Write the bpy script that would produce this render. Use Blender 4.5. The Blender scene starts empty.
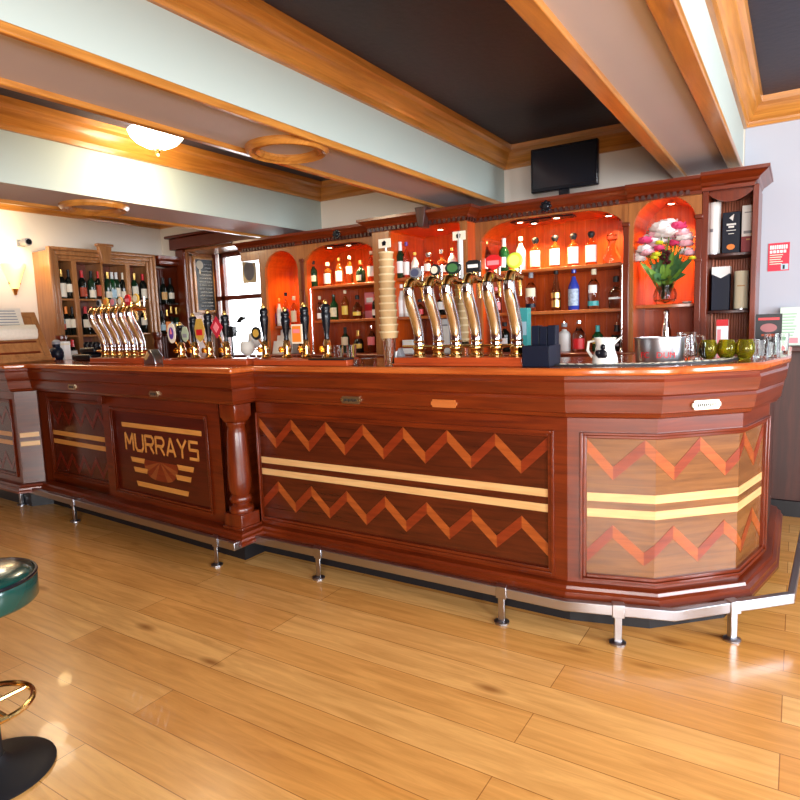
import bpy, bmesh, math, random
from mathutils import Vector, Matrix
random.seed(7)
scn = bpy.context.scene
COL = scn.collection
PI = math.pi
# ------------------------------------------------------------------ camera
FPX, CAMH = 625.9, 1.31
YAW, PIT, ROL = math.radians(32.474), math.radians(6.915), math.radians(-1.9986)
_F0 = Vector((-math.sin(YAW), math.cos(YAW), 0)); _R0 = Vector((math.cos(YAW), math.sin(YAW), 0)); _U0 = Vector((0, 0, 1))
FWD = math.cos(PIT) * _F0 - math.sin(PIT) * _U0
_U1 = math.cos(PIT) * _U0 + math.sin(PIT) * _F0
RGT = math.cos(ROL) * _R0 + math.sin(ROL) * _U1
UPV = math.cos(ROL) * _U1 - math.sin(ROL) * _R0
cd = bpy.data.cameras.new('camera'); cam = bpy.data.objects.new('camera', cd); COL.objects.link(cam)
cd.sensor_width = 36; cd.lens = 36 * FPX / 800; cd.clip_start = .05
m = Matrix((RGT, UPV, -FWD)).transposed().to_4x4(); m.translation = Vector((0, 0, CAMH)); cam.matrix_world = m
scn.camera = cam
def ray(px, py): return (px - 400) * RGT - (py - 400) * UPV + FPX * FWD
def hit(px, py, p, n):
    d = ray(px, py); o = Vector((0, 0, CAMH)); p = Vector(p); n = Vector(n)
    return o + d * ((p - o).dot(n) / d.dot(n))
def xat(px, Y, z):          # world X that stands at column px on the plane Y at height z
    k = FPX * RGT - (px - 400) * FWD
    return -(k.y * Y + k.z * (z - CAMH)) / k.x
def yat(px, X, z):
    k = FPX * RGT - (px - 400) * FWD
    return -(k.x * X + k.z * (z - CAMH)) / k.y
# ------------------------------------------------------------------ materials
def srgb(r, g, b):
    f = lambda c: (c / 255 / 12.92) if c / 255 <= .04045 else ((c / 255 + .055) / 1.055) ** 2.4
    return (f(r), f(g), f(b), 1)
MATS = {}
def mat(name, col, rough=.5, metal=0, trans=0, ior=1.45, emit=None, estr=0, coat=0, alpha=1, bump=0, bscale=40, spec=.5, var=0, vscale=8):
    if name in MATS: return MATS[name]
    M = bpy.data.materials.new(name); M.use_nodes = True; nt = M.node_tree
    p = nt.nodes['Principled BSDF']
    p.inputs['Base Color'].default_value = col; p.inputs['Roughness'].default_value = rough; p.inputs['Metallic'].default_value = metal
    p.inputs['Transmission Weight'].default_value = trans; p.inputs['IOR'].default_value = ior
    p.inputs['Coat Weight'].default_value = coat; p.inputs['Coat Roughness'].default_value = .08
    p.inputs['Specular IOR Level'].default_value = spec
    if emit: p.inputs['Emission Color'].default_value = emit; p.inputs['Emission Strength'].default_value = estr
    tc = nt.nodes.new('ShaderNodeTexCoord'); nz = nt.nodes.new('ShaderNodeTexNoise'); nt.links.new(tc.outputs['Object'], nz.inputs['Vector'])
    nz.inputs['Scale'].default_value = vscale if var else bscale; nz.inputs['Detail'].default_value = 4
    if var:
        mx = nt.nodes.new('ShaderNodeMix'); mx.data_type = 'RGBA'
        mx.inputs['A'].default_value = tuple(c * (1 - var) for c in col[:3]) + (1,); mx.inputs['B'].default_value = tuple(min(1, c * (1 + var)) for c in col[:3]) + (1,)
        nt.links.new(nz.outputs['Fac'], mx.inputs['Factor']); nt.links.new(mx.outputs['Result'], p.inputs['Base Color'])
    if bump:
        b = nt.nodes.new('ShaderNodeBump'); b.inputs['Strength'].default_value = bump; b.inputs['Distance'].default_value = .004
        nt.links.new(nz.outputs['Fac'], b.inputs['Height']); nt.links.new(b.outputs['Normal'], p.inputs['Normal'])
    MATS[name] = M; return M
def wood(name, c1, c2, axis='X', coord='Object', rough=.3, coat=.25, sc=5.0, stretch=14):
    if name in MATS: return MATS[name]
    M = bpy.data.materials.new(name); M.use_nodes = True; nt = M.node_tree; L = nt.links
    p = nt.nodes['Principled BSDF']; p.inputs['Roughness'].default_value = rough; p.inputs['Coat Weight'].default_value = coat; p.inputs['Coat Roughness'].default_value = .12
    tc = nt.nodes.new('ShaderNodeTexCoord'); mp = nt.nodes.new('ShaderNodeMapping'); L.new(tc.outputs[coord], mp.inputs['Vector'])
    s = [stretch] * 3; s['XYZ'.index(axis)] = 1.0; mp.inputs['Scale'].default_value = s
    n1 = nt.nodes.new('ShaderNodeTexNoise'); n1.inputs['Scale'].default_value = sc * .5; n1.inputs['Detail'].default_value = 8; n1.inputs['Roughness'].default_value = .62; n1.inputs['Distortion'].default_value = .6
    L.new(mp.outputs['Vector'], n1.inputs['Vector'])
    r = nt.nodes.new('ShaderNodeValToRGB'); e = r.color_ramp.elements
    e[0].position = .3; e[0].color = c1; e[1].position = .68; e[1].color = c2
    L.new(n1.outputs['Fac'], r.inputs['Fac']); L.new(r.outputs['Color'], p.inputs['Base Color'])
    MATS[name] = M; return M
def mul(c, k): return (min(1, c[0] * k), min(1, c[1] * k), min(1, c[2] * k), 1)
MAHO = (srgb(78, 22, 5), srgb(118, 42, 9))
w_maho = wood('mahogany along', *MAHO, coord='UV')
w_mahoz = wood('mahogany upright', *MAHO, axis='Y', coord='UV')
w_mahox = wood('mahogany x', *MAHO, axis='X')
w_mahoy = wood('mahogany y', *MAHO, axis='Y')
w_mahov = wood('mahogany z', *MAHO, axis='Z')
w_field = wood('dark walnut field', srgb(56, 17, 6), srgb(92, 34, 13), coord='UV', sc=6, rough=.26)
w_field_sheen = wood('walnut field', srgb(92, 54, 24), srgb(134, 84, 42), coord='UV', sc=6, rough=.26)  # browner wood, window sheen on the rounded end partly put into its colour
w_sign = wood('dark mahogany field', srgb(62, 13, 4), srgb(88, 24, 8), coord='UV', sc=6, rough=.28)
w_stripe = wood('maple inlay', srgb(204, 156, 98), srgb(226, 184, 126), coord='UV', sc=8, rough=.3)
w_chevA = wood('cherry inlay', srgb(138, 62, 22), srgb(172, 86, 34), coord='UV', sc=8)
w_chevB = wood('padauk inlay', srgb(110, 34, 12), srgb(138, 50, 18), coord='UV', sc=8)
w_chevL = wood('padauk dark inlay', srgb(96, 22, 10), srgb(116, 32, 14), coord='UV', sc=8)
w_gold = wood('golden oak', srgb(150, 92, 34), srgb(198, 134, 60), axis='X', sc=4)
w_goldy = wood('golden oak y', srgb(150, 92, 34), srgb(198, 134, 60), axis='Y', sc=4)
w_goldu = wood('golden oak uv', srgb(150, 92, 34), srgb(198, 134, 60), coord='UV', sc=4)
w_face = wood('back bar face veneer', srgb(124, 70, 32), srgb(164, 102, 52), axis='Z', sc=4)
w_back = wood('back bar boarding', srgb(168, 56, 8), srgb(202, 84, 16), axis='Z', sc=6, rough=.35)
w_shelf = wood('shelf wood', srgb(150, 74, 30), srgb(186, 104, 50), axis='X', sc=5)
w_dark = wood('dark stained wood', srgb(46, 22, 18), srgb(74, 36, 28), axis='Z', sc=5, rough=.5, coat=.05)
w_cab = wood('wine cabinet oak', srgb(138, 88, 48), srgb(176, 120, 72), axis='Z', sc=4)
w_plinth = wood('tap plinth wood', srgb(150, 54, 24), srgb(186, 78, 34), axis='X', sc=6)
m_black = mat('matt black', (.008, .008, .01, 1), .5)
m_gblack = mat('gloss black', (.005, .006, .01, 1), .25, spec=.4)
m_navy = mat('navy plastic', (.006, .009, .022, 1), .4, spec=.3)
m_chrome = mat('chrome', (.8, .8, .82, 1), .09, 1)
m_steel = mat('brushed steel', (.46, .46, .49, 1), .3, 1)
m_brass = mat('polished brass', (.86, .58, .22, 1), .16, 1)
m_plate = mat('engraved brass plate', (.72, .6, .36, 1), .35, 1)
m_white = mat('white card', (.82, .82, .8, 1), .6)
m_cream = mat('cream card', (.78, .7, .5, 1), .6)
m_glass = mat('clear glass', (.95, .97, .96, 1), .02, 0, 1, 1.4)
m_amber = mat('amber spirit', (.75, .3, .05, 1), .03, 0, .9, 1.35)
m_rum = mat('dark amber spirit', (.35, .09, .02, 1), .04, 0, .85, 1.35)
m_wine = mat('wine bottle glass', (.006, .008, .006, 1), .08)
m_green = mat('green bottle glass', (.01, .09, .025, 1), .06, 0, .35)
m_dkgreen = mat('dark green bottle glass', (.008, .03, .012, 1), .07)
m_frost = mat('frosted bottle', (.72, .7, .66, 1), .4, 0, .2)
m_blueg = mat('blue bottle', (.03, .05, .35, 1), .1)
m_tealg = mat('teal carton', (.05, .35, .36, 1), .4)
m_red = mat('red print', (.6, .015, .02, 1), .4)
m_orange = mat('orange print', (.9, .25, .03, 1), .4)
m_yellow = mat('yellow print', (.85, .62, .1, 1), .4)
m_lime = mat('lime print', (.62, .75, .06, 1), .35)
m_pink = mat('pink print', (.85, .25, .28, 1), .45)
m_purple = mat('purple print', (.12, .05, .3, 1), .4)
m_grey = mat('grey print', (.25, .25, .27, 1), .5)
m_gfoil = mat('gold foil', (.8, .52, .15, 1), .3, 1)
m_olive = mat('olive green glass', (.62, .55, .03, 1), .04, 0, .9, 1.3)
m_ceram = mat('white glazed pottery', (.8, .78, .72, 1), .2)
m_paperc = mat('beige paper cups', srgb(178, 148, 104), .7, var=.12, vscale=30)
# ------------------------------------------------------------------ object helpers
def thing(name, label, cat, loc=(0, 0, 0), rz=0, group=None):
    o = bpy.data.objects.new(name, None); o.empty_display_size = .05; COL.objects.link(o)
    o.location = loc; o.rotation_euler = (0, 0, rz); o['label'] = label; o['category'] = cat
    if group: o['group'] = group
    return o
def tag(o, label, cat, group=None):
    o['label'] = label; o['category'] = cat
    if group: o['group'] = group
    return o
class Path:                                     # plan polyline walked left to right, d = outward (towards the room)
    def __init__(s, pts):
        s.p = [Vector(p) for p in pts]; s.cum = [0]
        for a, b in zip(s.p, s.p[1:]): s.cum.append(s.cum[-1] + (b - a).length)
        s.dir = [(b - a).normalized() for a, b in zip(s.p, s.p[1:])]
        nn = [Vector((d.y, -d.x)) for d in s.dir]; s.n = nn; s.m = []
        for i in range(len(s.p)):
            if i == 0: s.m.append(nn[0])
            elif i == len(s.p) - 1: s.m.append(nn[-1])
            else: s.m.append((nn[i - 1] + nn[i]) / (1 + nn[i - 1].dot(nn[i])))
    def seg(s, t):
        for i in range(len(s.dir)):
            if t <= s.cum[i + 1] + 1e-6: return i
        return len(s.dir) - 1
    def at(s, t, d, z, i=None):
        i = s.seg(t) if i is None else i
        f = (t - s.cum[i]) / (s.cum[i + 1] - s.cum[i])
        a = s.p[i] + s.m[i] * d; b = s.p[i + 1] + s.m[i + 1] * d
        q = a + (b - a) * f
        return Vector((q.x, q.y, z))
    def s_px(s, px, py, i, d):                  # path position on segment i (face offset d) seen at a pixel, and its height
        a = s.p[i] + s.n[i] * d
        h = hit(px, py, (a.x, a.y, 0), (s.n[i].x, s.n[i].y, 0))
        A = s.at(s.cum[i], d, 0, i); Bq = s.at(s.cum[i + 1], d, 0, i)
        e = Bq - A; f = ((h - A).x * e.x + (h - A).y * e.y) / (e.x ** 2 + e.y ** 2)
        return s.cum[i] + f * (s.cum[i + 1] - s.cum[i]), h.z
class B:
    def __init__(s): s.bm = bmesh.new(); s.uv = s.bm.loops.layers.uv.new('UVMap')
    def face(s, vs, mi=0, uvs=None):
        try: f = s.bm.faces.new(vs)
        except ValueError: return None
        f.material_index = mi
        if uvs:
            for l, u in zip(f.loops, uvs): l[s.uv].uv = u
        return f
    def V(s, co): return s.bm.verts.new(co)
    def box(s, a, b, mi=0):
        x0, y0, z0 = a; x1, y1, z1 = b
        v = [s.V(c) for c in ((x0, y0, z0), (x1, y0, z0), (x1, y1, z0), (x0, y1, z0), (x0, y0, z1), (x1, y0, z1), (x1, y1, z1), (x0, y1, z1))]
        for q in ((0, 3, 2, 1), (4, 5, 6, 7), (0, 1, 5, 4), (1, 2, 6, 5), (2, 3, 7, 6), (3, 0, 4, 7)): s.face([v[i] for i in q], mi)
        return s
    def lathe(s, prof, c=(0, 0, 0), n=24, mi=0, axis='Z', a0=0, a1=2 * PI, sx=1, sy=1):
        full = abs(a1 - a0 - 2 * PI) < 1e-6; N = n if full else n + 1; rings = []
        for r, z in prof:
            if r < 1e-6: rings.append([s.V(s._ax(0, 0, z, c, axis))]); continue
            rings.append([s.V(s._ax(r * sx * math.cos(a0 + (a1 - a0) * k / n), r * sy * math.sin(a0 + (a1 - a0) * k / n), z, c, axis)) for k in range(N)])
        for A, Bq in zip(rings, rings[1:]):
            for k in range(n if full else n):
                k2 = (k + 1) % N
                if len(A) == 1 and len(Bq) == 1: continue
                if len(A) == 1: s.face([A[0], Bq[k2], Bq[k]], mi)
                elif len(Bq) == 1: s.face([A[k], A[k2], Bq[0]], mi)
                else: s.face([A[k], A[k2], Bq[k2], Bq[k]], mi)
        return s
    def _ax(s, x, y, z, c, axis):
        if axis == 'Z': p = (x, y, z)
        elif axis == 'Y': p = (x, z, y)
        else: p = (z, x, y)
        return (p[0] + c[0], p[1] + c[1], p[2] + c[2])
    def tube(s, pts, r, n=10, mi=0):
        pts = [Vector(p) for p in pts]; rs = r if isinstance(r, (list, tuple)) else [r] * len(pts); rings = []
        up = None
        for i, p in enumerate(pts):
            t = (pts[min(i + 1, len(pts) - 1)] - pts[max(i - 1, 0)]).normalized()
            if up is None: up = t.orthogonal().normalized()
            up = (up - t * up.dot(t)).normalized(); sd = t.cross(up)
            rings.append([s.V(p + (up * math.cos(2 * PI * k / n) + sd * math.sin(2 * PI * k / n)) * rs[i]) for k in range(n)])
        for A, Q in zip(rings, rings[1:]):
            for k in range(n): s.face([A[k], A[(k + 1) % n], Q[(k + 1) % n], Q[k]], mi)
        s.face(rings[0][::-1], mi); s.face(rings[-1], mi); return s
    def prism(s, poly, a, b, plane='XZ', mi=0):
        f = {'XZ': lambda u, v, w: (u, w, v), 'XY': lambda u, v, w: (u, v, w), 'YZ': lambda u, v, w: (w, u, v)}[plane]
        A = [s.V(f(u, v, a)) for u, v in poly]; Q = [s.V(f(u, v, b)) for u, v in poly]; n = len(poly)
        fa = s.face(A, mi); fb = s.face(Q[::-1], mi)
        for k in range(n): s.face([A[k], A[(k + 1) % n], Q[(k + 1) % n], Q[k]], mi)
        return s
    def sweep(s, P, s0, s1, prof, mi=0):
        cuts = [s0] + [c for c in P.cum if s0 + 1e-4 < c < s1 - 1e-4] + [s1]; rings = []
        for k, t in enumerate(cuts):
            i = P.seg(t + 1e-5) if k == 0 else P.seg(t - 1e-5)
            rings.append([s.V(P.at(t, d, z, i)) for d, z in prof])
        n = len(prof)
        for k, (A, Q) in enumerate(zip(rings, rings[1:])):
            acc = 0
            for j in range(n):
                j2 = (j + 1) % n; l = math.hypot(prof[j2][0] - prof[j][0], prof[j2][1] - prof[j][1])
                z0, z1 = prof[j][1] + prof[j][0], prof[j2][1] + prof[j2][0]
                s.face([A[j], A[j2], Q[j2], Q[j]], mi, [(cuts[k], z0), (cuts[k], z1), (cuts[k + 1], z1), (cuts[k + 1], z0)])
        s.face(rings[0][::-1], mi); s.face(rings[-1], mi); return s
    def pbox(s, P, s0, s1, d0, d1, z0, z1, mi=0): return s.sweep(P, s0, s1, [(d0, z0), (d1, z0), (d1, z1), (d0, z1)], mi)
    def plate(s, P, poly, d0, d1, mi=0):        # flat inlay with polygon (s,z), bent with the path
        t = bmesh.new(); f = t.faces.new([t.verts.new((u, v, 0)) for u, v in poly])
        for c in P.cum[1:-1]:
            if min(u for u, v in poly) < c < max(u for u, v in poly):
                bmesh.ops.bisect_plane(t, geom=t.verts[:] + t.edges[:] + t.faces[:], plane_co=(c, 0, 0), plane_no=(1, 0, 0))
        for f in t.faces:
            cx = f.calc_center_median().x; i = P.seg(cx); q = [(v.co.x, v.co.y) for v in f.verts]
            A = [s.V(P.at(u, d1, z, i)) for u, z in q]; Q = [s.V(P.at(u, d0, z, i)) for u, z in q]
            s.face(A, mi, q); n = len(q)
            for k in range(n): s.face([A[k], Q[k], Q[(k + 1) % n], A[(k + 1) % n]], mi, [q[k], q[k], q[(k + 1) % n], q[(k + 1) % n]])
        t.free(); return s
    def xf(s, M):
        bmesh.ops.transform(s.bm, matrix=M, verts=s.bm.verts); return s
    def build(s, name, mats, parent=None, bevel=0, smooth=True, ang=.6, world=False, keep=False):
        mats = mats if isinstance(mats, (list, tuple)) else [mats]
        bmesh.ops.recalc_face_normals(s.bm, faces=s.bm.faces)
        for f in s.bm.faces: f.smooth = smooth
        for e in s.bm.edges:
            if len(e.link_faces) == 2 and e.calc_face_angle(0) > ang: e.smooth = False
        me = bpy.data.meshes.new(name); s.bm.to_mesh(me); s.bm.free()
        for M in mats: me.materials.append(M)
        o = bpy.data.objects.new(name, me); COL.objects.link(o)
        if parent:
            o.parent = parent
            if world:
                q = parent
                off = Vector((0, 0, 0))
                while q: off += Vector(q.location); q = q.parent
                o.matrix_parent_inverse = Matrix.Translation(-Vector(parent.location)) if not parent.parent else Matrix.Identity(4)
        if bevel:
            bv = o.modifiers.new('bevel', 'BEVEL'); bv.width = bevel; bv.segments = 2; bv.limit_method = 'ANGLE'; bv.angle_limit = .7
        return o
def struct(o): o['kind'] = 'structure'; return o
def text_mesh(name, body, size, M, material, parent, depth=.0006, world=True):
    c = bpy.data.curves.new(name, 'FONT'); c.body = body; c.size = size; c.extrude = depth; c.align_x = 'CENTER'; c.align_y = 'CENTER'
    o = bpy.data.objects.new(name + 'x', c); COL.objects.link(o); bpy.context.view_layer.update()
    me = bpy.data.meshes.new_from_object(o.evaluated_get(bpy.context.evaluated_depsgraph_get()))
    bpy.data.objects.remove(o); me.transform(M); me.materials.clear(); me.materials.append(material)
    r = bpy.data.objects.new(name, me); COL.objects.link(r); r.parent = parent
    return r
def dup(root, loc, rz=None, label=None, group=None):
    r = root.copy(); COL.objects.link(r); r.location = loc
    if rz is not None: r.rotation_euler = (0, 0, rz)
    if label: r['label'] = label
    if group: r['group'] = group
    for ch in root.children:
        c = ch.copy(); COL.objects.link(c); c.parent = r
        for g in ch.children:
            d = g.copy(); COL.objects.link(d); d.parent = c
    return r
# ------------------------------------------------------------------ the room
WX, BY, CZ = -6.05, 4.65, 2.60                  # left wall, back wall, ceiling
FX, RX, FY = 3.2, 3.2, -2.6
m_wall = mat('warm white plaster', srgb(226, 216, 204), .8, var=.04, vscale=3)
m_wall_day = mat('daylight-tinted plaster', srgb(176, 180, 191), .8, var=.04, vscale=3)  # back wall plaster with the blue of the daylight put into its colour
m_beam = mat('pale sage paint', srgb(172, 184, 178), .6, var=.03, vscale=2)
m_soff = mat('grey mauve paint', srgb(186, 178, 180), .6, var=.05, vscale=3)
m_ceil = mat('navy embossed ceiling paper', srgb(44, 46, 62), .5, bump=.5, bscale=28, var=.18, vscale=30)
def floor_mat():
    M = bpy.data.materials.new('oak floor boards'); M.use_nodes = True; nt = M.node_tree; L = nt.links; p = nt.nodes['Principled BSDF']
    tc = nt.nodes.new('ShaderNodeTexCoord')
    br = nt.nodes.new('ShaderNodeTexBrick'); L.new(tc.outputs['Object'], br.inputs['Vector'])
    br.offset = .37; br.inputs['Scale'].default_value = 1; br.inputs['Brick Width'].default_value = 1.9; br.inputs['Row Height'].default_value = .17
    br.inputs['Mortar Size'].default_value = .0016; br.inputs['Mortar Smooth'].default_value = .2; br.inputs['Bias'].default_value = 0
    br.inputs['Color1'].default_value = srgb(218, 152, 76); br.inputs['Color2'].default_value = srgb(238, 184, 112); br.inputs['Mortar'].default_value = srgb(160, 102, 48)
    mp = nt.nodes.new('ShaderNodeMapping'); mp.inputs['Scale'].default_value = (1.2, 13, 1); L.new(tc.outputs['Object'], mp.inputs['Vector'])
    nz = nt.nodes.new('ShaderNodeTexNoise'); nz.inputs['Scale'].default_value = 2.2; nz.inputs['Detail'].default_value = 9; nz.inputs['Roughness'].default_value = .6; nz.inputs['Distortion'].default_value = .8; L.new(mp.outputs['Vector'], nz.inputs['Vector'])
    r = nt.nodes.new('ShaderNodeValToRGB'); r.color_ramp.elements[0].position = .3; r.color_ramp.elements[0].color = (.78, .70, .60, 1); r.color_ramp.elements[1].position = .65; r.color_ramp.elements[1].color = (1.06, 1.04, 1.0, 1)
    L.new(nz.outputs['Fac'], r.inputs['Fac'])
    mx = nt.nodes.new('ShaderNodeMix'); mx.data_type = 'RGBA'; mx.blend_type = 'MULTIPLY'; mx.inputs['Factor'].default_value = 1
    L.new(br.outputs['Color'], mx.inputs['A']); L.new(r.outputs['Color'], mx.inputs['B'])
    mk = nt.nodes.new('ShaderNodeMapping'); mk.inputs['Scale'].default_value = (2.2, 6, 1); L.new(tc.outputs['Object'], mk.inputs['Vector'])
    vo = nt.nodes.new('ShaderNodeTexVoronoi'); vo.inputs['Scale'].default_value = .8; L.new(mk.outputs['Vector'], vo.inputs['Vector'])
    r2 = nt.nodes.new('ShaderNodeValToRGB'); r2.color_ramp.elements[0].position = .03; r2.color_ramp.elements[0].color = (.34, .22, .13, 1); r2.color_ramp.elements[1].position = .14; r2.color_ramp.elements[1].color = (1, 1, 1, 1)
    L.new(vo.outputs['Distance'], r2.inputs['Fac'])
    m2 = nt.nodes.new('ShaderNodeMix'); m2.data_type = 'RGBA'; m2.blend_type = 'MULTIPLY'; m2.inputs['Factor'].default_value = .8
    L.new(mx.outputs['Result'], m2.inputs['A']); L.new(r2.outputs['Color'], m2.inputs['B']); L.new(m2.outputs['Result'], p.inputs['Base Color'])
    p.inputs['Roughness'].default_value = .27; p.inputs['Coat Weight'].default_value = .15
    return M
struct(B().box((WX - .2, FY - .2, -.1), (RX + .2, BY + .6, 0)).build('floor', floor_mat(), smooth=False))
struct(B().box((WX - .2, FY - .2, CZ), (RX + .2, BY + .6, CZ + .1)).build('ceiling', m_ceil, smooth=False))
struct(B().box((WX - .2, 1.9, 0), (WX, BY + .6, CZ)).build('wall_left', m_wall, smooth=False))
struct(B().box((WX - .2, FY - .2, 0), (WX, 1.9, CZ)).build('wall_left', mat('dark unseen wall', srgb(96, 46, 34), .7, var=.1, vscale=6), smooth=False))  # unseen stretch, dark covering invented to keep pale reflections off the bar front
# back wall with the window recess
WL, WR, WZ0, WZ1, WYG = -5.66, -4.30, .95, 2.19, 5.02
b = B(); b.box((WX, BY, 0), (WL, WYG + .2, CZ)); b.box((WR, BY, 0), (-.32, WYG + .2, CZ)); b.box((WL, BY, 0), (WR, WYG + .2, WZ0)); b.box((WL, BY, WZ1), (WR, WYG + .2, CZ))
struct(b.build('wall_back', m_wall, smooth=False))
struct(B().box((-.32, BY - .004, 0), (RX, WYG + .2, CZ)).build('wall_back', m_wall_day, smooth=False))
# window at the back: reveal lining, architrave, two sashes, panes
b = B()
b.box((WL, BY - .02, WZ0), (WL + .03, WYG, WZ1)); b.box((WL, BY - .02, WZ1 - .03), (WR, WYG, WZ1)); b.box((WL, BY - .06, WZ0 - .03), (WR, WYG, WZ0 + .02))
ww = b.build('window_1', w_face, bevel=.004); struct(ww)
b = B(); b.box((WL - .11, BY - .05, .9), (WL + .02, BY + .001, WZ1 + .0)); b.box((WL - .15, BY - .09, WZ1), (-4.4, BY + .001, WZ1 + .12)); b.box((WL - .19, BY - .12, WZ1 + .12), (-4.36, BY + .001, WZ1 + .15))
struct(b.build('trim_1', w_maho, bevel=.008))
b = B(); y0, y1 = WYG - .05, WYG
x0, x1 = WL + .03, WR
b.box((x0, y0, WZ0 + .02), (x0 + .07, y1, WZ1 - .03)); b.box((x0 + .13, y0, WZ0 + .02), (x0 + .19, y1, WZ1 - .03)); b.box((x1 - .06, y0, WZ0), (x1, y1, WZ1))
b.box((x0 + .13, y0, WZ1 - .08), (x1, y1, WZ1 - .03)); b.box((x0, y0, 1.64), (x1, y1, 1.69)); b.box((x0, y0, WZ0 + .02), (x1, y1, WZ0 + .08))
sash = b.build('window_frame', w_maho, ww, bevel=.004)
B().box((x0, y1 - .02, WZ0), (x1, y1 - .012, WZ1)).build('window_pane', mat('window glass', (1, 1, 1, 1), 0, 0, 1, 1.02), ww)
# reveal panelling that carries the chalkboard
b = B(); b.box((WL + .03, BY + .0, 1.50), (WL + .05, BY + .06, 2.15)); b.box((WL + .03, BY + .33, 1.0), (WL + .05, BY + .37, 2.15)); b.box((WL + .03, BY, 1.0), (WL + .05, BY + .36, 1.49)); b.box((WL + .03, BY, 2.12), (WL + .05, BY + .36, 2.16))
struct(b.build('trim_2', w_face, bevel=.004))
# front wall and right wall with the daylight windows (behind and beside the camera)
m_room = MATS['dark unseen wall']
def holed(axis, pos, th, a0, a1, holes, name):
    b = B()
    def bx(u0, u1, z0, z1):
        if axis == 'Y': b.box((u0, pos - th, z0), (u1, pos, z1))
        else: b.box((pos, u0, z0), (pos + th, u1, z1))
    u = a0
    for h0, h1, z0, z1 in holes:
        bx(u, h0, 0, CZ); bx(h0, h1, 0, z0); bx(h0, h1, z1, CZ); u = h1
    bx(u, a1, 0, CZ); struct(b.build(name, m_room, smooth=False))
FWIN = [(.25, 1.35, .6, 2.4), (1.75, 2.85, .6, 2.4)]
RWIN = [(-1.9, -.3, .6, 2.4), (1.2, 3.2, .6, 2.4)]
holed('Y', FY, .2, WX, RX, FWIN, 'wall_front'); holed('X', RX, .2, FY - .2, BY, RWIN, 'wall_right')
for k, (h0, h1, z0, z1) in enumerate(FWIN + RWIN):
    b = B()
    for u0, u1, v0, v1 in ((h0, h1, z0, z0 + .06), (h0, h1, z1 - .06, z1), (h0, h0 + .06, z0, z1), (h1 - .06, h1, z0, z1), (h0, h1, (z0 + z1) / 2 - .025, (z0 + z1) / 2 + .025)):
        if k < 2: b.box((u0, FY - .15, v0), (u1, FY - .1, v1))
        else: b.box((RX + .1, u0, v0), (RX + .15, u1, v1))
    struct(b.build('window_%d' % (k + 2), w_maho))
# beams
BEAMS = [(-4.225, -3.75, 2.165), (-2.37, -1.943, 2.195), (-.72, -.33, 2.215)]
def ringmould(name, cx, cy, z, R, wide):
    b = B(); b.lathe([(R - wide, z), (R - wide, z - .012), (R - wide * .75, z - .028), (R - wide * .5, z - .02), (R - wide * .25, z - .034), (R, z - .015), (R, z)], (cx, cy, 0), 48)
    return struct(b.build(name, w_gold))
for k, (x0, x1, z) in enumerate(BEAMS):
    t = B().box((x0, FY, z), (x1, BY, CZ)); o = t.build('beam', [m_beam, m_soff], smooth=False)
    for f in o.data.polygons:
        if f.normal.z < -.5: f.material_index = 1
    struct(o)
    tw = (.03, .035, .07)[k]
    b = B(); b.box((x0 - .004, FY, z - .022), (x0 + tw, BY, z + .03)); struct(b.build('trim_%d' % (3 + 2 * k), w_goldy, bevel=.006))
    if k: b = B(); b.box((x1 - (tw if k == 2 else .022), FY, z - .022), (x1 + .004, BY, z + .012)); struct(b.build('trim_%d' % (4 + 2 * k), w_goldy, bevel=.006))
ringmould('trim_20', -4.0, 2.57, 2.165, .215, .07); ringmould('trim_21', -2.16, 2.44, 2.195, .205, .07)
ringmould('trim_22', -4.0, .6, 2.165, .215, .07); ringmould('trim_23', -2.16, .5, 2.195, .205, .07)
# crown mouldings: profile (out, down)
CP = [(0, .15), (.02, .15), (.028, .135), (.028, .12), (.06, .085), (.07, .065), (.075, .05), (.1, .035), (.105, .0), (0, 0)]
def crown(pts, name):
    P = Path(pts); struct(B().sweep(P, 0, P.cum[-1], [(d, CZ - h) for d, h in CP]).build(name, w_goldu, ang=.5))
crown([(-2.37, BY), (-2.37, FY)][::-1], 'trim_10') if False else None
crown([(-3.75, FY), (-3.75, BY), (-2.37, BY), (-2.37, FY)], 'trim_11')
crown([(-1.943, FY), (-1.943, BY), (-.72, BY), (-.72, FY)], 'trim_12')
crown([(-.33, FY), (-.33, BY - .004), (RX, BY - .004), (RX, FY)], 'trim_13')
crown([(WX, FY), (WX, BY), (-4.225, BY), (-4.225, FY)], 'trim_14')
# dado panelling and ledge on the back wall right of the bar
b = B(); b.box((-.30, BY - .03, .1), (RX, BY - .004, 1.06))
for x in (-.14, .06, .55, 1.05): b.box((x, BY - .045, .1), (x + .012, BY - .03, 1.06))
struct(b.build('trim_15', w_dark, bevel=.003))
struct(B().box((-.30, BY - .05, 0), (RX, BY - .004, .1)).build('baseboard_back', m_black))
struct(B().box((-.115, BY - .2, 1.06), (RX, BY - .004, 1.095)).build('trim_16', w_dark, bevel=.006))
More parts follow.
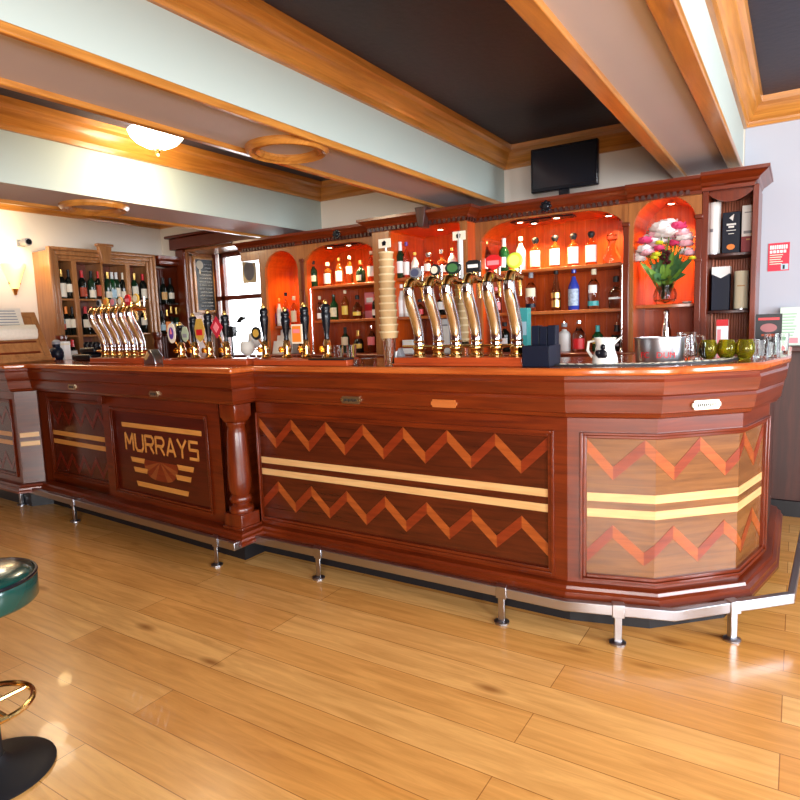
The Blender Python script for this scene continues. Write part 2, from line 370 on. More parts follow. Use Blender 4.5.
# ------------------------------------------------------------------ the bar
SL = math.tan(math.radians(4))
Rc = Vector((-2.57, 2.36)); Cc = Vector((-4.88, 2.36 + SL * 2.31)); Ec = Vector((-4.965, 2.40))
BP = Path([(WX + .005, 2.44), Ec, Cc, Rc, (-2.57, 2.52), (-.79, 2.52), (-.455, 2.605), (-.175, 2.877), (-.095, 3.25), (-.095, 4.10)])
cE, cC, cR, cI, c0, c1, c2, c3, c4 = BP.cum[1:]
sM = BP.s_px(105, 440, 2, -.03)[0]
CORN = [(-.02, .904), (.012, .904), (.03, .912), (.036, .926), (.042, .93), (.052, .985), (.047, .996), (.056, 1.004), (.06, 1.018), (.066, 1.055), (.06, 1.066), (.062, 1.079), (-.02, 1.079)]
PLIN = [(-.03, .135), (.06, .135), (.06, .15), (.052, .158), (.05, .172), (.035, .18), (.03, .192), (0, .2), (-.03, .2)]
def section(name, label, s0, s1, body_d=0, body=None):
    a = BP.at((s0 + s1) / 2, -.3, 0); r = thing(name, label, 'bar counter', (a.x, a.y, 0))
    cs0, cs1 = body or (s0, s1)
    B().pbox(BP, cs0, cs1, -.10, body_d - .022, .135, 1.078).build('carcass', w_maho, r, world=True)
    B().sweep(BP, s0, s1, CORN).build('cornice', w_maho, r, world=True, ang=.35)
    B().sweep(BP, s0, s1, PLIN).build('plinth', w_maho, r, world=True, ang=.35)
    B().pbox(BP, s0, s1, -.16, -.055, 0, .135).build('toe_kick', m_black, r, world=True, smooth=False)
    return r
def framed(r, s0, s1, fs0, fs1, fz0, fz1, d=0, field=w_field):
    """stiles and rails around a moulded, sunk field panel"""
    b = B(); 
    b.pbox(BP, s0, fs0, d - .022, d, .2, .904, 0); b.pbox(BP, fs1, s1, d - .022, d, .2, .904, 0)
    b.pbox(BP, fs0, fs1, d - .022, d, .2, fz0, 0); b.pbox(BP, fs0, fs1, d - .022, d, fz1, .904, 0)
    b.build('panel_frame', w_maho, r, world=True, smooth=False)
    b = B()
    for w0, w1, dd in ((0, .012, .012), (.012, .026, .004)):
        b.pbox(BP, fs0 + w0, fs0 + w1, d - .02, d + dd, fz0 + w0, fz1 - w0); b.pbox(BP, fs1 - w1, fs1 - w0, d - .02, d + dd, fz0 + w0, fz1 - w0)
        b.pbox(BP, fs0 + w1 + .0002, fs1 - w1 - .0002, d - .02, d + dd, fz0 + w0, fz0 + w1); b.pbox(BP, fs0 + w1 + .0002, fs1 - w1 - .0002, d - .02, d + dd, fz1 - w1, fz1 - w0)
    b.build('panel_moulding', w_maho, r, world=True, bevel=.003)
    f = B().pbox(BP, fs0, fs1, d - .022, d - .012, fz0, fz1).build('inlaid_panel', field, r, world=True, smooth=False)
    return f
IN = .0016
def zigzag(par, nm, ss, ztop, zbot, d, mats, up=True, th=.056):
    b = B()
    for i in range(len(ss) - 1):
        a0, a1 = ss[i], ss[i + 1]; hi0 = (i % 2 == 0) == up
        za, zb = (ztop, zbot) if hi0 else (zbot, ztop)
        b.plate(BP, [(a0, za - th), (a1, zb - th), (a1, zb), (a0, za)], d - .012, d - .012 + IN, 0 if hi0 else 1)
    b.build(nm, mats, par, world=True, smooth=False)
def stripes(par, s0, s1, d, zs, m=w_stripe):
    for z1, z0 in zs: B().pbox(BP, s0, s1, d - .012, d - .012 + IN, z0, z1).build('stripe_inlay', m, par, world=True, smooth=False)
ZS = [(.588, .553), (.521, .486)]
def lin(a, b, n): return [a + (b - a) * i / n for i in range(n + 1)]
# main section
r = section('bar_section', 'long straight bar front with zigzag inlay between the column and the angled end', cI, c0)
fs0, fs1 = BP.s_px(257, 450, 4, 0)[0] + .002, BP.s_px(554, 500, 4, 0)[0]
f = framed(r, cI, c0, fs0, fs1, .215, .845)
zz = lin(fs0 + .028, fs1 - .028, 14)
zigzag(f, 'zigzag_inlay', zz, .815, .70, 0, [w_chevA, w_chevB]); zigzag(f, 'zigzag_inlay', zz, .455, .345, 0, [w_chevA, w_chevB], False)
stripes(f, fs0 + .028, fs1 - .028, 0, ZS)
# curved section
r = section('bar_section', 'rounded end of the bar made of angled facets with light brown inlaid panel', c0, c4)
ps0, ps1 = c0 + .05, BP.s_px(766, 480, 7, 0)[0]
f = framed(r, c0, c3 + .08, ps0, ps1, .215, .845, field=w_field_sheen)
g0, g1 = ps0 + .028, ps1 - .028
zv = [g0 - 0] + [BP.s_px(px, py, i, -.012)[0] for px, py, i in ((613, 470, 5), (645, 455, 5), (674, 480, 6), (700, 450, 6), (725, 475, 6), (744, 440, 7), (753, 470, 7))] + [g1]
zigzag(f, 'zigzag_inlay', zv, .815, .70, 0, [w_chevA, w_chevB])
zigzag(f, 'zigzag_inlay', zv, .455, .345, 0, [w_chevA, w_chevB], False)
stripes(f, g0, g1, 0, ZS)
B().pbox(BP, c3 + .08, c4, -.022, 0, .2, .904).build('end_panel', w_dark, r, world=True, smooth=False)
# sign section with the column
r = section('bar_section', 'bar section with the inlaid MURRAYS sign and turned corner column', sM, cI, -.03, (sM, cR - .16))
fs0, fs1 = BP.s_px(113, 450, 2, -.03)[0], BP.s_px(209, 450, 2, -.03)[0]
f = framed(r, sM, cR - .16, fs0, fs1, .24, .828, -.03, w_sign)
b = B(); b.pbox(BP, cR - .16, cR - .145, -.14, -.03, .2, .904); b.pbox(BP, cR - .15, cI, -.16, -.14, .2, .904); b.build('column_recess', w_maho, r, world=True, smooth=False)
SD = -.03
def sp(px, z):                                  # position along the sign face of a pixel column
    y = 430
    for _ in range(4):
        s_, zz_ = BP.s_px(px, y, 2, SD); y -= (z - zz_) / .0062
    return s_
bars = B()
for p0, p1, z1, z0 in ((121, 201.2, .728, .698), (130.5, 144.5, .50, .468), (133.5, 147.5, .435, .403), (136.5, 189, .342, .31), (177, 194, .50, .468), (175.5, 191.5, .435, .403)):
    u0, u1 = sp(p0, z0), sp(p1, z0); k = .012 if z0 < .6 else 0
    bars.plate(BP, [(u0 + k, z0), (u1 - k, z0), (u1, z1), (u0, z1)], SD - .012, SD - .012 + IN)
bars.build('bar_inlay', w_chevA if False else wood('satinwood inlay', srgb(206, 134, 58), srgb(228, 162, 82), coord='UV', sc=8), f, world=True, smooth=False)
u0, u1 = sp(143.5, .44), sp(178, .44); uc = (u0 + u1) / 2; ru = (u1 - u0) / 2
fan = B(); N = 9
for k in range(N):
    a0, a1 = PI + PI * k / N, PI + PI * (k + 1) / N
    am = (a0 + a1) / 2
    fan.plate(BP, [(uc, .495)] + [(uc + ru * math.copysign(abs(math.cos(a)) ** .6, math.cos(a)) if abs(math.cos(a)) > 1e-6 else uc, .495 + .125 * math.sin(a)) for a in (a0, am, a1)], SD - .012, SD - .012 + IN * .9, k % 2)
fan.build('fan_inlay', [w_chevB, wood('fan veneer', srgb(134, 62, 26), srgb(160, 84, 40), coord='UV')], f, world=True, smooth=False)
# letters
sat = MATS['satinwood inlay']
def stroke(b, p, q, t):
    p, q = Vector(p), Vector(q); n = Vector((-(q - p).y, (q - p).x)).normalized() * t / 2
    b.plate(BP, [tuple(p - n), tuple(q - n), tuple(q + n), tuple(p + n)], SD - .012, SD - .012 + IN * 1.1)
LET = {'M': [((0, 0), (0, 1)), ((0, 1), (.5, .35)), ((.5, .35), (1, 1)), ((1, 1), (1, 0))],
       'U': [((0, 1), (0, .22)), ((0, .25), (.25, 0)), ((.2, .04), (.8, .04)), ((.75, 0), (1, .25)), ((1, .22), (1, 1))],
       'R': [((0, 0), (0, 1)), ((0, .95), (.8, .95)), ((.76, .98), (1, .8)), ((1, .82), (1, .6)), ((1, .62), (.76, .44)), ((.8, .47), (0, .47)), ((.5, .47), (1, 0))],
       'A': [((0, 0), (.5, 1)), ((.5, 1), (1, 0)), ((.2, .3), (.8, .3))],
       'Y': [((0, 1), (.5, .5)), ((1, 1), (.5, .5)), ((.5, .55), (.5, 0))],
       'S': [((1, .95), (0, .95)), ((.04, 1), (.04, .5)), ((0, .52), (1, .52)), ((.96, .56), (.96, 0)), ((1, .05), (0, .05))]}
la, lb = sp(124, .6), sp(199.5, .6); lw = (lb - la) / 7
lt = B()
for k, ch in enumerate('MURRAYS'):
    x0, w = la + lw * k + lw * .1, lw * .76
    for p, q in LET[ch]: stroke(lt, (x0 + p[0] * w, .545 + p[1] * .115), (x0 + q[0] * w, .545 + q[1] * .115), .018)
lt.build('lettering', sat, f, world=True, smooth=False)
# turned column
cx, cy, hb = -2.64, 2.43, .07
col = B(); col.lathe([(.05, .285), (.066, .285), (.07, .3), (.066, .318), (.05, .326), (.046, .335), (.058, .345), (.064, .362), (.058, .378), (.05, .386), (.062, .42), (.066, .47), (.062, .6), (.054, .74), (.048, .775), (.056, .785), (.056, .8), (.05, .803)], (cx, cy, 0), 32)
cs = col.build('column', w_mahov, r, world=True, ang=.9)
b = B(); b.box((cx - hb, cy - hb, .2), (cx + hb, cy + hb, .285)); b.box((cx - hb - .008, cy - hb - .008, .196), (cx + hb + .008, cy + hb + .008, .215)); b.build('column_base', w_mahov, cs, bevel=.005, world=True)
b = B(); h2 = .062
v = b.lathe([(.0, .795), (.06, .795), (.088, .835), (.088, .905), (0, .905)], (cx, cy, 0), 4, a0=PI / 4, a1=2 * PI + PI / 4); b.build('column_capital', w_mahov, cs, world=True, bevel=.006)
# left zigzag section
r = section('bar_section', 'short bar front with dark red zigzag left of the MURRAYS sign', cC, sM, -.08)
f = framed(r, cC, sM, cC + .03, sM - .02, .24, .845, -.08)
zz = lin(cC + .06, sM - .05, 9)
zigzag(f, 'zigzag_inlay', zz, .79, .68, -.08, [w_chevL, w_chevL], th=.045); zigzag(f, 'zigzag_inlay', zz, .43, .32, -.08, [w_chevL, w_chevL], False, .045)
stripes(f, cC + .058, sM - .048, -.08, ZS, sat)
B().pbox(BP, sM - .001, sM + .001, -.1, -.03, .2, .904)
b = B(); b.pbox(BP, sM - .004, sM + .05, -.05, .012, .845, .905); b.build('stile_cap', w_maho, r, world=True, bevel=.004)
# far left section with the return
r = section('bar_section', 'far left bar front and return beneath the sloping lectern', 0, cC)
f = framed(r, 0, cE, .2, cE - .07, .24, .845)
zz = lin(.23, cE - .1, 9)
zigzag(f, 'zigzag_inlay', zz, .79, .68, 0, [w_chevL, w_chevL], th=.045); zigzag(f, 'zigzag_inlay', zz, .43, .32, 0, [w_chevL, w_chevL], False, .045)
stripes(f, .228, cE - .098, 0, ZS, sat)
f2 = B().pbox(BP, cE, cC, -.022, 0, .2, .904).build('return_panel', w_field, r, world=True, smooth=False)
for z1, z0 in ZS: B().pbox(BP, cE + .01, cC - .01, 0, IN, z0, z1).build('stripe_inlay', w_stripe, f2, world=True, smooth=False)
# worktop: one continuous slab
NO = .075
out = [BP.p[i] + BP.m[i] * NO for i in range(len(BP.p))]
back = [(-.66, 4.10), (-.68, 3.45), (-.86, 3.22), (-1.1, 3.14), (-5.0, 3.14), (-5.2, 3.05), (WX + .005, 3.05)]
poly = [(p.x, p.y) for p in out] + back
wt = B().prism(poly, 1.0805, 1.112, 'XY').build('bar_worktop', wood('worktop mahogany', srgb(150, 66, 26), srgb(190, 100, 44), axis='X', rough=.16, coat=.6), bevel=.01)
tag(wt, 'continuous polished wooden worktop running along the whole bar', 'worktop')
bk = B()
PB = Path([(WX + .005, 3.02), (-5.2, 3.02), (-5.0, 3.1), (-1.1, 3.1), (-.88, 3.2), (-.72, 3.45), (-.7, 4.08)])
bk.sweep(PB, 0, PB.cum[-1], [(0, 0), (.02, 0), (.02, 1.08), (0, 1.08)])
tag(bk.build('bar_rear_panel', w_dark, smooth=False), 'plain dark boarding closing the staff side of the bar', 'panel')
# plates
def brass_plate(px, py, i, w, label, m=m_plate, d=.052, eng=True):
    s_, z = BP.s_px(px, py, i, d); a = BP.at(s_, d, z, i); n = BP.n[i]
    r = thing('brass_plate' if eng else 'wooden_plaque', label, 'plaque', (a.x, a.y, z), math.atan2(n.y, n.x) + PI / 2)
    h = .036
    pl = B().prism([(-w / 2 + .008, -h / 2), (w / 2 - .008, -h / 2), (w / 2 - .006, -h / 4), (w / 2, -h / 5), (w / 2, h / 5), (w / 2 - .006, h / 4), (w / 2 - .008, h / 2), (-w / 2 + .008, h / 2), (-w / 2 + .006, h / 4), (-w / 2, h / 5), (-w / 2, -h / 5), (-w / 2 + .006, -h / 4)], -.006, .004)
    pl.build('plate', m, r)
    if eng:
        b = B()
        for k in range(9): b.box((-w * .34 + k * w * .075, -.0066, -.008 + .002 * (k % 3)), (-w * .34 + k * w * .075 + w * .05, -.0055, .006))
        b.build('engraving', m_black, r)
        for sx in (-1, 1): B().lathe([(0, -.009), (.003, -.008), (.0035, -.006)], (sx * (w / 2 - .007), 0, 0), 8, axis='Y').build('screw', m_brass, r)
    return r
brass_plate(72, 387, 2, .095, 'small engraved brass plate above the dark red zigzag panel', d=.05)
brass_plate(154, 394, 2, .09, 'small engraved brass plate above the MURRAYS sign', d=.05)
brass_plate(351, 400, 4, .12, 'engraved brass plate on the long straight bar front', d=.05)
brass_plate(706, 404.5, 6, .125, 'pale engraved plate on the rounded bar end', d=.05, m=mat('pale engraved plate', (.74, .68, .5, 1), .4, .7))
brass_plate(444, 403.5, 4, .13, 'plain pale wood plaque on the long bar front right of its brass plate', m=wood('plaque wood', srgb(176, 96, 44), srgb(190, 110, 54)), d=.05, eng=False)
# foot rail
RP = Path([(-5.40, 2.45), (-2.535, 2.262), (-2.535, 2.40), (-.765, 2.40), (-.365, 2.51), (.03, 2.90), (.08, 3.9)])
r = thing('foot_rail', 'square steel foot rail on short posts along the foot of the bar', 'foot rail', (-2, 2.4, 0))
B().pbox(RP, 0, RP.cum[-1], -.028, 0, .12, .165).build('rail', m_steel, r, bevel=.004, world=True)
def post(X, i):
    a, b2 = RP.p[i], RP.p[i + 1]; f = (X - a.x) / (b2.x - a.x); s_ = RP.cum[i] + f * (RP.cum[i + 1] - RP.cum[i])
    po = B().pbox(RP, s_ - .015, s_ + .015, -.026, -.002, .012, .12).build('post', m_steel, r, bevel=.003, world=True)
    B().pbox(RP, s_ - .024, s_ + .024, -.034, .006, .115, .17).build('collar', m_steel, po, bevel=.003, world=True)
    q = RP.at(s_, -.013, 0, i); B().lathe([(0, 0), (.033, 0), (.033, .007), (.022, .012), (0, .013)], (q.x, q.y, 0), 20).build('flange', m_steel, po, world=True)
for X, i in ((-5.12, 0), (-4.28, 0), (-2.70, 0), (-2.07, 2), (-1.045, 2), (-.565, 3), (-.17, 4)): post(X, i)
# strut tying the rail to the bar at the far left
a = RP.at(RP.cum[0] + 1.12, -.02, .14, 0)
B().box((-.015, 0, .145), (.015, .2, .16)).xf(Matrix.Translation((a.x, a.y, 0)) @ Matrix.Rotation(-.5, 4, 'Z')).build('brace', m_steel, r, world=True)
# ------------------------------------------------------------------ back bar units
FB, BB = 4.20, 4.60                             # front and back planes
SH = (1.66, 1.365, 1.08)
m_lampglow = mat('lit lamp glass', (1, .9, .7, 1), .3, emit=(1, .86, .6, 1), estr=14)
SPOTS = []
def arch_pts(x0, x1, zs, zt, rx, n=10):
    rz = zt - zs; p = []
    for k in range(n + 1):
        a = PI - PI / 2 * k / n; p.append((x0 + rx + rx * math.cos(a), zs + rz * math.sin(a)))
    for k in range(n + 1):
        a = PI / 2 - PI / 2 * k / n; p.append((x1 - rx + rx * math.cos(a), zs + rz * math.sin(a)))
    return p
def cornice(par, pts, z0=2.01, z1=2.105, m=w_maho, dent=True):
    P = Path(pts)
    h = z1 - z0
    B().sweep(P, 0, P.cum[-1], [(-.02, z0), (.008, z0), (.012, z0 + .2 * h), (.03, z0 + .3 * h), (.036, z0 + .45 * h), (.07, z0 + .7 * h), (.078, z0 + .78 * h), (.085, z0 + .8 * h), (.085, z1), (-.02, z1)]).build('cornice', m, par, world=True, ang=.4)
    if dent:
        b = B(); t = .05
        while t < P.cum[-1] - .05:
            b.pbox(P, t, t + .018, .005, .028, z0 + .02 * h, z0 + .3 * h); t += .036
        b.build('dentil_band', w_dark, par, world=True, smooth=False)
def shelf(par, x0, x1, z, y0, y1, bow=.03, m=w_shelf, th=.022):
    n = 12; pts = [(x0 + (x1 - x0) * k / n, y0 + bow - bow * 4 * (k / n) * (1 - k / n)) for k in range(n + 1)] + [(x1, y1), (x0, y1)]
    return B().prism(pts, z - th, z, 'XY').build('shelf', m, par, world=True, bevel=.003, ang=.4)
def downlight(par, x, y, z, e, col=(1, .62, .3), ang=115, dish=True):
    d = B(); d.lathe([(.0, z - .002), (.03, z - .002), (.036, z - .012), (.03, z - .014), (.026, z - .006), (0, z - .006)], (x, y, 0), 20)
    o = d.build('downlight', m_chrome, par, world=True)
    B().lathe([(0, z - .0065), (.024, z - .0065), (.018, z - .012), (0, z - .014)], (x, y, 0), 16).build('lamp_lens', m_lampglow, o, world=True)
    SPOTS.append((x, y, z - .03, e, col, ang))
def unit(label, x0, x1, ox0, ox1, zs, zt, rx, shelves, spots, fy=FB, cor=None, face=w_face, backm=w_back, top=2.03, ornament=None, base_x=None):
    r = thing('back_bar_unit', label, 'back bar', ((x0 + x1) / 2, (fy + BB) / 2, 0))
    B().box((x0, BB - .02, 1.08), (x1, BB, top)).build('back_panel', backm, r, world=True, smooth=False)
    grooves = B(); n = max(2, int((x1 - x0) / .075))
    for k in range(1, n): 
        gx = x0 + (x1 - x0) * k / n; grooves.box((gx - .003, BB - .0235, 1.08), (gx + .003, BB - .0195, top))
    grooves.build('board_beading', backm, r, world=True, smooth=False)
    b = B(); b.box((x0, fy + .03, 1.08), (ox0 - .0, BB - .02, top)); b.box((ox1, fy + .03, 1.08), (x1, BB - .02, top)); b.box((ox0, fy + .03, top - .008), (ox1, BB - .02, top)); b.build('carcass', w_back, r, world=True, smooth=False)
    # face board with the arched opening
    ap = arch_pts(ox0, ox1, zs, zt, rx); b = B()
    def q(u0, v0, u1, v1):
        b.prism([u0, v0, v1, u1], fy, fy + .03)
    b.box((x0, fy, 1.08), (ox0, fy + .03, top)); b.box((ox1, fy, 1.08), (x1, fy + .03, top))
    for p, s in zip(ap, ap[1:]): 
        if abs(s[0] - p[0]) > 1e-5: b.prism([p, s, (s[0], top), (p[0], top)], fy, fy + .03)
    b.build('arched_face', face, r, world=True, smooth=False)
    # vault behind the arch
    b = B()
    for p, s in zip(ap, ap[1:]):
        if (Vector(p) - Vector(s)).length > 1e-5: b.prism([p, s, (s[0] + 0, s[1] + .006), (p[0], p[1] + .006)], fy + .03, BB - .02)
    b.build('arch_vault', w_back, r, world=True, ang=.5)
    for z in shelves: shelf(r, ox0, ox1, z, fy + .06, BB - .02)
    B().box((x0, fy - .03, .0), (x1, BB, 1.0)).build('base_cupboard', w_dark, r, world=True, smooth=False)
    B().box((x0, fy - .12 if fy > 4.1 else fy - .02, 1.0), (x1, BB, 1.08)).build('ledge', w_maho, r, world=True, bevel=.008)
    if cor: cornice(r, cor)
    for s_ in spots: downlight(r, *s_)
    if ornament:
        x, z = ornament; b = B()
        b.lathe([(0, fy - .1), (.016, fy - .1), (.022, fy - .094), (.022, fy - .08), (0, fy - .08)], (x, 0, z), 16, axis='Y')
        for k in range(8):
            a = k * PI / 4; b.lathe([(0, fy - .094), (.011, fy - .09), (.012, fy - .08), (0, fy - .08)], (x + .028 * math.cos(a), 0, z + .028 * math.sin(a)), 10, axis='Y')
        b.build('rosette', m_gblack, r, world=True)
    return r
CY = FB
U1 = unit('narrow arched back bar niche next to the window', -4.13, -3.64, -4.065, -3.675, 1.80, 1.985, .195, (1.33,), [(-3.83, 4.36, 1.975, 5)], cor=[(-4.36, CY), (-3.64, CY)])
B().box((-4.36, FB, 1.93), (-4.1301, FB + .3, 2.03)).build('overhang', w_face, U1, world=True, bevel=.003)
U2 = unit('wide arched back bar bay with two bottle shelves left of the tall cup tower', -3.64, -2.78, -3.60, -2.83, 1.83, 1.985, .27, SH[:2], [(-3.35, 4.245, 1.978, 4), (-3.15, 4.245, 1.978, 5), (-2.98, 4.42, 1.978, 3)], cor=[(-3.64, CY), (-2.78, CY)], ornament=(-3.17, 2.045))
U3 = unit('projecting middle bay of the back bar behind the big chrome taps', -2.779, -1.985, -2.63, -2.03, 1.99, 2.01, .03, SH[:2], [(-2.25, 4.17, 2.0, 9)], fy=4.05, top=2.035, cor=[(-2.779, 4.24), (-2.779, 4.05), (-1.985, 4.05), (-1.985, 4.24)])
B().prism([(-2.34, 2.13), (-2.25, 2.13), (-2.275, 1.99), (-2.315, 1.99)], 3.955, 4.049).build('keystone', w_dark, U3, world=True, bevel=.004)
U4 = unit('wide arched back bar bay with two bottle shelves below the television', -1.984, -.925, -1.945, -.945, 1.86, 2.0, .27, SH[:2], [(-1.66, 4.245, 1.993, 4), (-1.60, 4.36, 1.993, 3), (-1.40, 4.245, 1.993, 6), (-1.1, 4.42, 1.993, 3)], cor=[(-1.984, CY), (-.925, CY)], ornament=(-1.43, 2.045))
U5 = unit('tall round-arched back bar niche holding the flowers', -.924, -.505, -.894, -.533, 1.855, 2.025, .18, (1.377,), [(-.70, 4.36, 2.012, 8)], cor=[(-.924, CY - .02), (-.505, CY - .02)], top=2.05)
# tracks under the arches
for x0, x1, par in ((-3.48, -2.98, U2), (-1.74, -1.30, U4)): B().box((x0, 4.26, 1.975 if par is U2 else 1.99), (x1, 4.36, 1.984 if par is U2 else 1.999)).build('light_track', m_gblack, par, world=True)
# pilasters with little capitals between the arches
for x, par in ((-3.62, U2), (-.935, U4), (-.519, U5)):
    b = B(); b.box((x - .017, FB - .012, 1.08), (x + .017, FB, 1.87)); b.box((x - .022, FB - .02, 1.87), (x + .022, FB, 1.895)); b.box((x - .02, FB - .016, 1.62), (x + .02, FB, 1.64)); b.build('pilaster', w_maho, par, bevel=.003, world=True)
# chrome uprights beside the shelves
for x, z0, z1, par in ((-.962, 1.08, 1.638, U4), (xat(310, 4.2, 1.5), 1.08, 1.638, U2)):
    b = B(); b.tube([(x, 4.215, z0), (x, 4.215, z1)], .008, 12); b.lathe([(0, z0), (.016, z0), (.016, z0 + .012), (.009, z0 + .03)], (x, 4.215, 0), 14); b.build('shelf_upright', m_chrome, par, world=True)
# fluted end unit
x0, x1 = -.504, -.212
r = thing('back_bar_unit', 'narrow fluted end unit of the back bar with whisky boxes on curved shelves', 'back bar', ((x0 + x1) / 2, 4.4, 0))
b = B(); b.box((x0, FB, 1.08), (x0 + .035, BB, 2.03)); b.box((x1 - .03, FB, 1.08), (x1, BB, 2.03)); b.box((x0 + .036, FB + .02, 2.0), (x1 - .031, BB, 2.029)); b.build('carcass', w_mahov, r, world=True, bevel=.003)
b = B(); n = 15; rr = (x1 - x0 - .065) / n / 2
for k in range(n):
    t = k / (n - 1) * 2 - 1
    xx = x0 + .035 + rr * (2 * k + 1); yy = 4.41 + .13 * math.sqrt(max(0, 1 - t * t * .95))
    b.lathe([(rr * .98, 1.08), (rr * .98, 2.0)], (xx, yy, 0), 10)
b.box((x0 + .03, BB - .01, 1.08), (x1 - .03, BB, 2.0)); b.build('fluted_back', wood('fluted mahogany', srgb(176, 96, 70), srgb(208, 128, 98), axis='Z', sc=4), r, world=True)
for z in (1.66, 1.325): shelf(r, x0 + .035, x1 - .03, z, FB + .03, BB - .02, .03, w_dark, .018)
b = B(); n = 10
pts = [(x0 + .035 + (x1 - x0 - .065) * k / n, 2.0 - .05 * 4 * (k / n) * (1 - k / n) * 1) for k in range(n + 1)] + [(x1 - .03, 2.01), (x0 + .035, 2.01)]
b.prism(pts, FB + .005, FB + .02); b.build('arched_face', w_mahov, r, world=True, smooth=False)
B().box((x0, FB - .12, 1.0), (x1, BB, 1.08)).build('ledge', w_maho, r, world=True, bevel=.006)
B().box((x0, FB - .03, 0), (x1, BB, 1.0)).build('base_cupboard', w_dark, r, world=True, smooth=False)
cornice(r, [(x0, CY - .02), (x1 - .03, CY - .02), (x1 - .03, BB)], 2.02, 2.115, w_maho, False)
# ------------------------------------------------------------------ wine cabinet on the left wall
XW, XF = WX + .005, -5.78
ya, yb = 3.215, 4.30
r = thing('wine_cabinet', 'oak wall cabinet of wine bottles with keystone top on the left wall', 'cabinet', (-5.9, 3.75, 0))
b = B(); b.box((XW, ya, .9), (XF, ya + .06, 2.09)); b.box((XW, yb - .05, .9), (XF, yb, 2.09)); b.box((XW, ya + .0605, 2.0), (XF - .001, yb - .0505, 2.089)); b.box((XW, ya, .0), (XF, yb, .899)); b.build('carcass', w_cab, r, world=True, bevel=.003)
B().box((XW, ya + .06, .99), (XW + .012, yb - .05, 2.0)).build('back_panel', wood('cabinet back', srgb(96, 44, 28), srgb(128, 62, 40), axis='Z'), r, world=True, smooth=False)
# moulded surround
def surround(y0, y1, z0, z1):
    b = B()
    for w0, w1, dd in ((0, .03, .05), (.03, .07, .035), (.07, .1, .02)):
        b.box((XF, y0 + w0, z0), (XF + dd, y0 + w1, z1 - w0)); b.box((XF, y1 - w1, z0), (XF + dd, y1 - w0, z1 - w0)); b.box((XF, y0 + w1 + .0003, z1 - w1), (XF + dd, y1 - w1 - .0003, z1 - w0))
    return b
surround(ya - .02, yb + .02, 1.31, 2.12).build('frame_moulding', w_cab, r, world=True, bevel=.008)
yk = yat(105, XF + .06, 2.08)
b = B(); b.prism([(yk - .07, 2.16), (yk + .07, 2.16), (yk + .04, 1.99), (yk - .04, 1.99)], XF + .03, XF + .075, 'YZ'); b.box((XF + .03, yk - .085, 2.155), (XF + .085, yk + .085, 2.18)); b.build('keystone', w_cab, r, world=True, bevel=.005)
dv = [(yat(77, XF, 1.6), .045), (yat(104.5, XF, 1.6), .02), (yat(130, XF, 1.6), .05)]
for y, t in dv: B().box((XW + .012, y - t / 2, .99), (XF + .012, y + t / 2, 2.0)).build('divider', w_cab, r, world=True, bevel=.003)
yy = [ya + .06] + [d[0] for d in dv] + [yb - .05]
for z in (1.655, 1.312):
    for a_, c_ in zip(yy, yy[1:]): B().box((XW + .012, a_ + .02, z - .018), (XF - .01, c_ - .02, z)).build('shelf', w_cab, r, world=True, bevel=.002)
for y in (ya + .03, yb - .02):
    b = B(); b.lathe([(.04, 1.0), (.045, 1.03), (.03, 1.05), (.038, 1.12), (.045, 1.18), (.03, 1.23), (.042, 1.25), (.042, 1.27), (.05, 1.28), (.05, 1.31), (0, 1.31)], (XF + .03, y, 0), 20); b.build('baluster', w_maho, r, world=True)
B().box((XF, ya - .02, .93), (XF + .1, yb + .02, 1.0)).build('base_shelf', w_cab, r, world=True, bevel=.004)
# corner shelf unit
y0, y1 = 4.392, BY - .005
r = thing('corner_shelf', 'dark corner shelf unit with heavy cornice between the wine cabinet and chalkboard', 'shelf', (-5.9, 4.5, 0))
b = B(); b.box((XW, y0, 0), (-5.89, y0 + .02, 2.02)); b.box((XW, y1 - .025, 0), (-5.76, y1, 2.02)); b.box((XW, y0, 0), (-5.77, y1, 1.0)); b.build('carcass', w_maho, r, world=True, bevel=.003)
b = B(); b.box((XW, y0 + .02, 1.0), (XW + .01, y1 - .02, 2.02))
for k in range(6): b.lathe([(.014, 1.0), (.014, 2.0)], (XW + .008, y0 + .045 + k * .032, 0), 8)
b.build('fluted_back', w_maho, r, world=True)
for z in (1.625, 1.29): B().box((XW + .01, y0 + .025, z - .018), (-5.77, y1 - .025, z)).build('shelf', m_glass if z > 1.5 else w_maho, r, world=True)
P = Path([(-5.84, y0), (-5.76, y0), (-5.76, y1)][0:3]); 
b = B(); b.sweep(P, 0, P.cum[-1], [(-.2, 2.02), (.012, 2.02), (.03, 2.035), (.035, 2.06), (.06, 2.085), (.065, 2.115), (-.2, 2.115)]); b.build('cornice', w_maho, r, world=True, ang=.4)
# ------------------------------------------------------------------ lights fixed to the place
def bowl(x, y, label, R=.2):
    r = thing('ceiling_light', label, 'ceiling light', (x, y, CZ))
    B().lathe([(0, 0), (R * .5, 0), (R * .52, -.02), (R * .3, -.035), (.015, -.04), (0, -.04)], (0, 0, 0), 28).build('ceiling_rose', m_brass, r)
    b = B(); b.lathe([(R, -.045), (R * 1.02, -.05), (R * .93, -.085), (R * .75, -.115), (R * .45, -.14), (R * .12, -.152), (0, -.154), ], (0, 0, 0), 36); b.build('glass_bowl', mat('glowing alabaster', (1, .95, .85, 1), .4, emit=(1, .88, .66, 1), estr=13), r)
    B().lathe([(.03, -.15), (.034, -.158), (.014, -.165), (.01, -.172), (.016, -.18), (.01, -.192), (0, -.198)], (0, 0, 0), 16).build('finial', m_brass, r)
    return r
bowl(-3.42, 2.657, 'glowing bowl ceiling light between the two left beams', .165)
bowl(-6.05 + 1.25, 3.02 - .6, 'glowing bowl ceiling light in the far left ceiling bay') if False else None
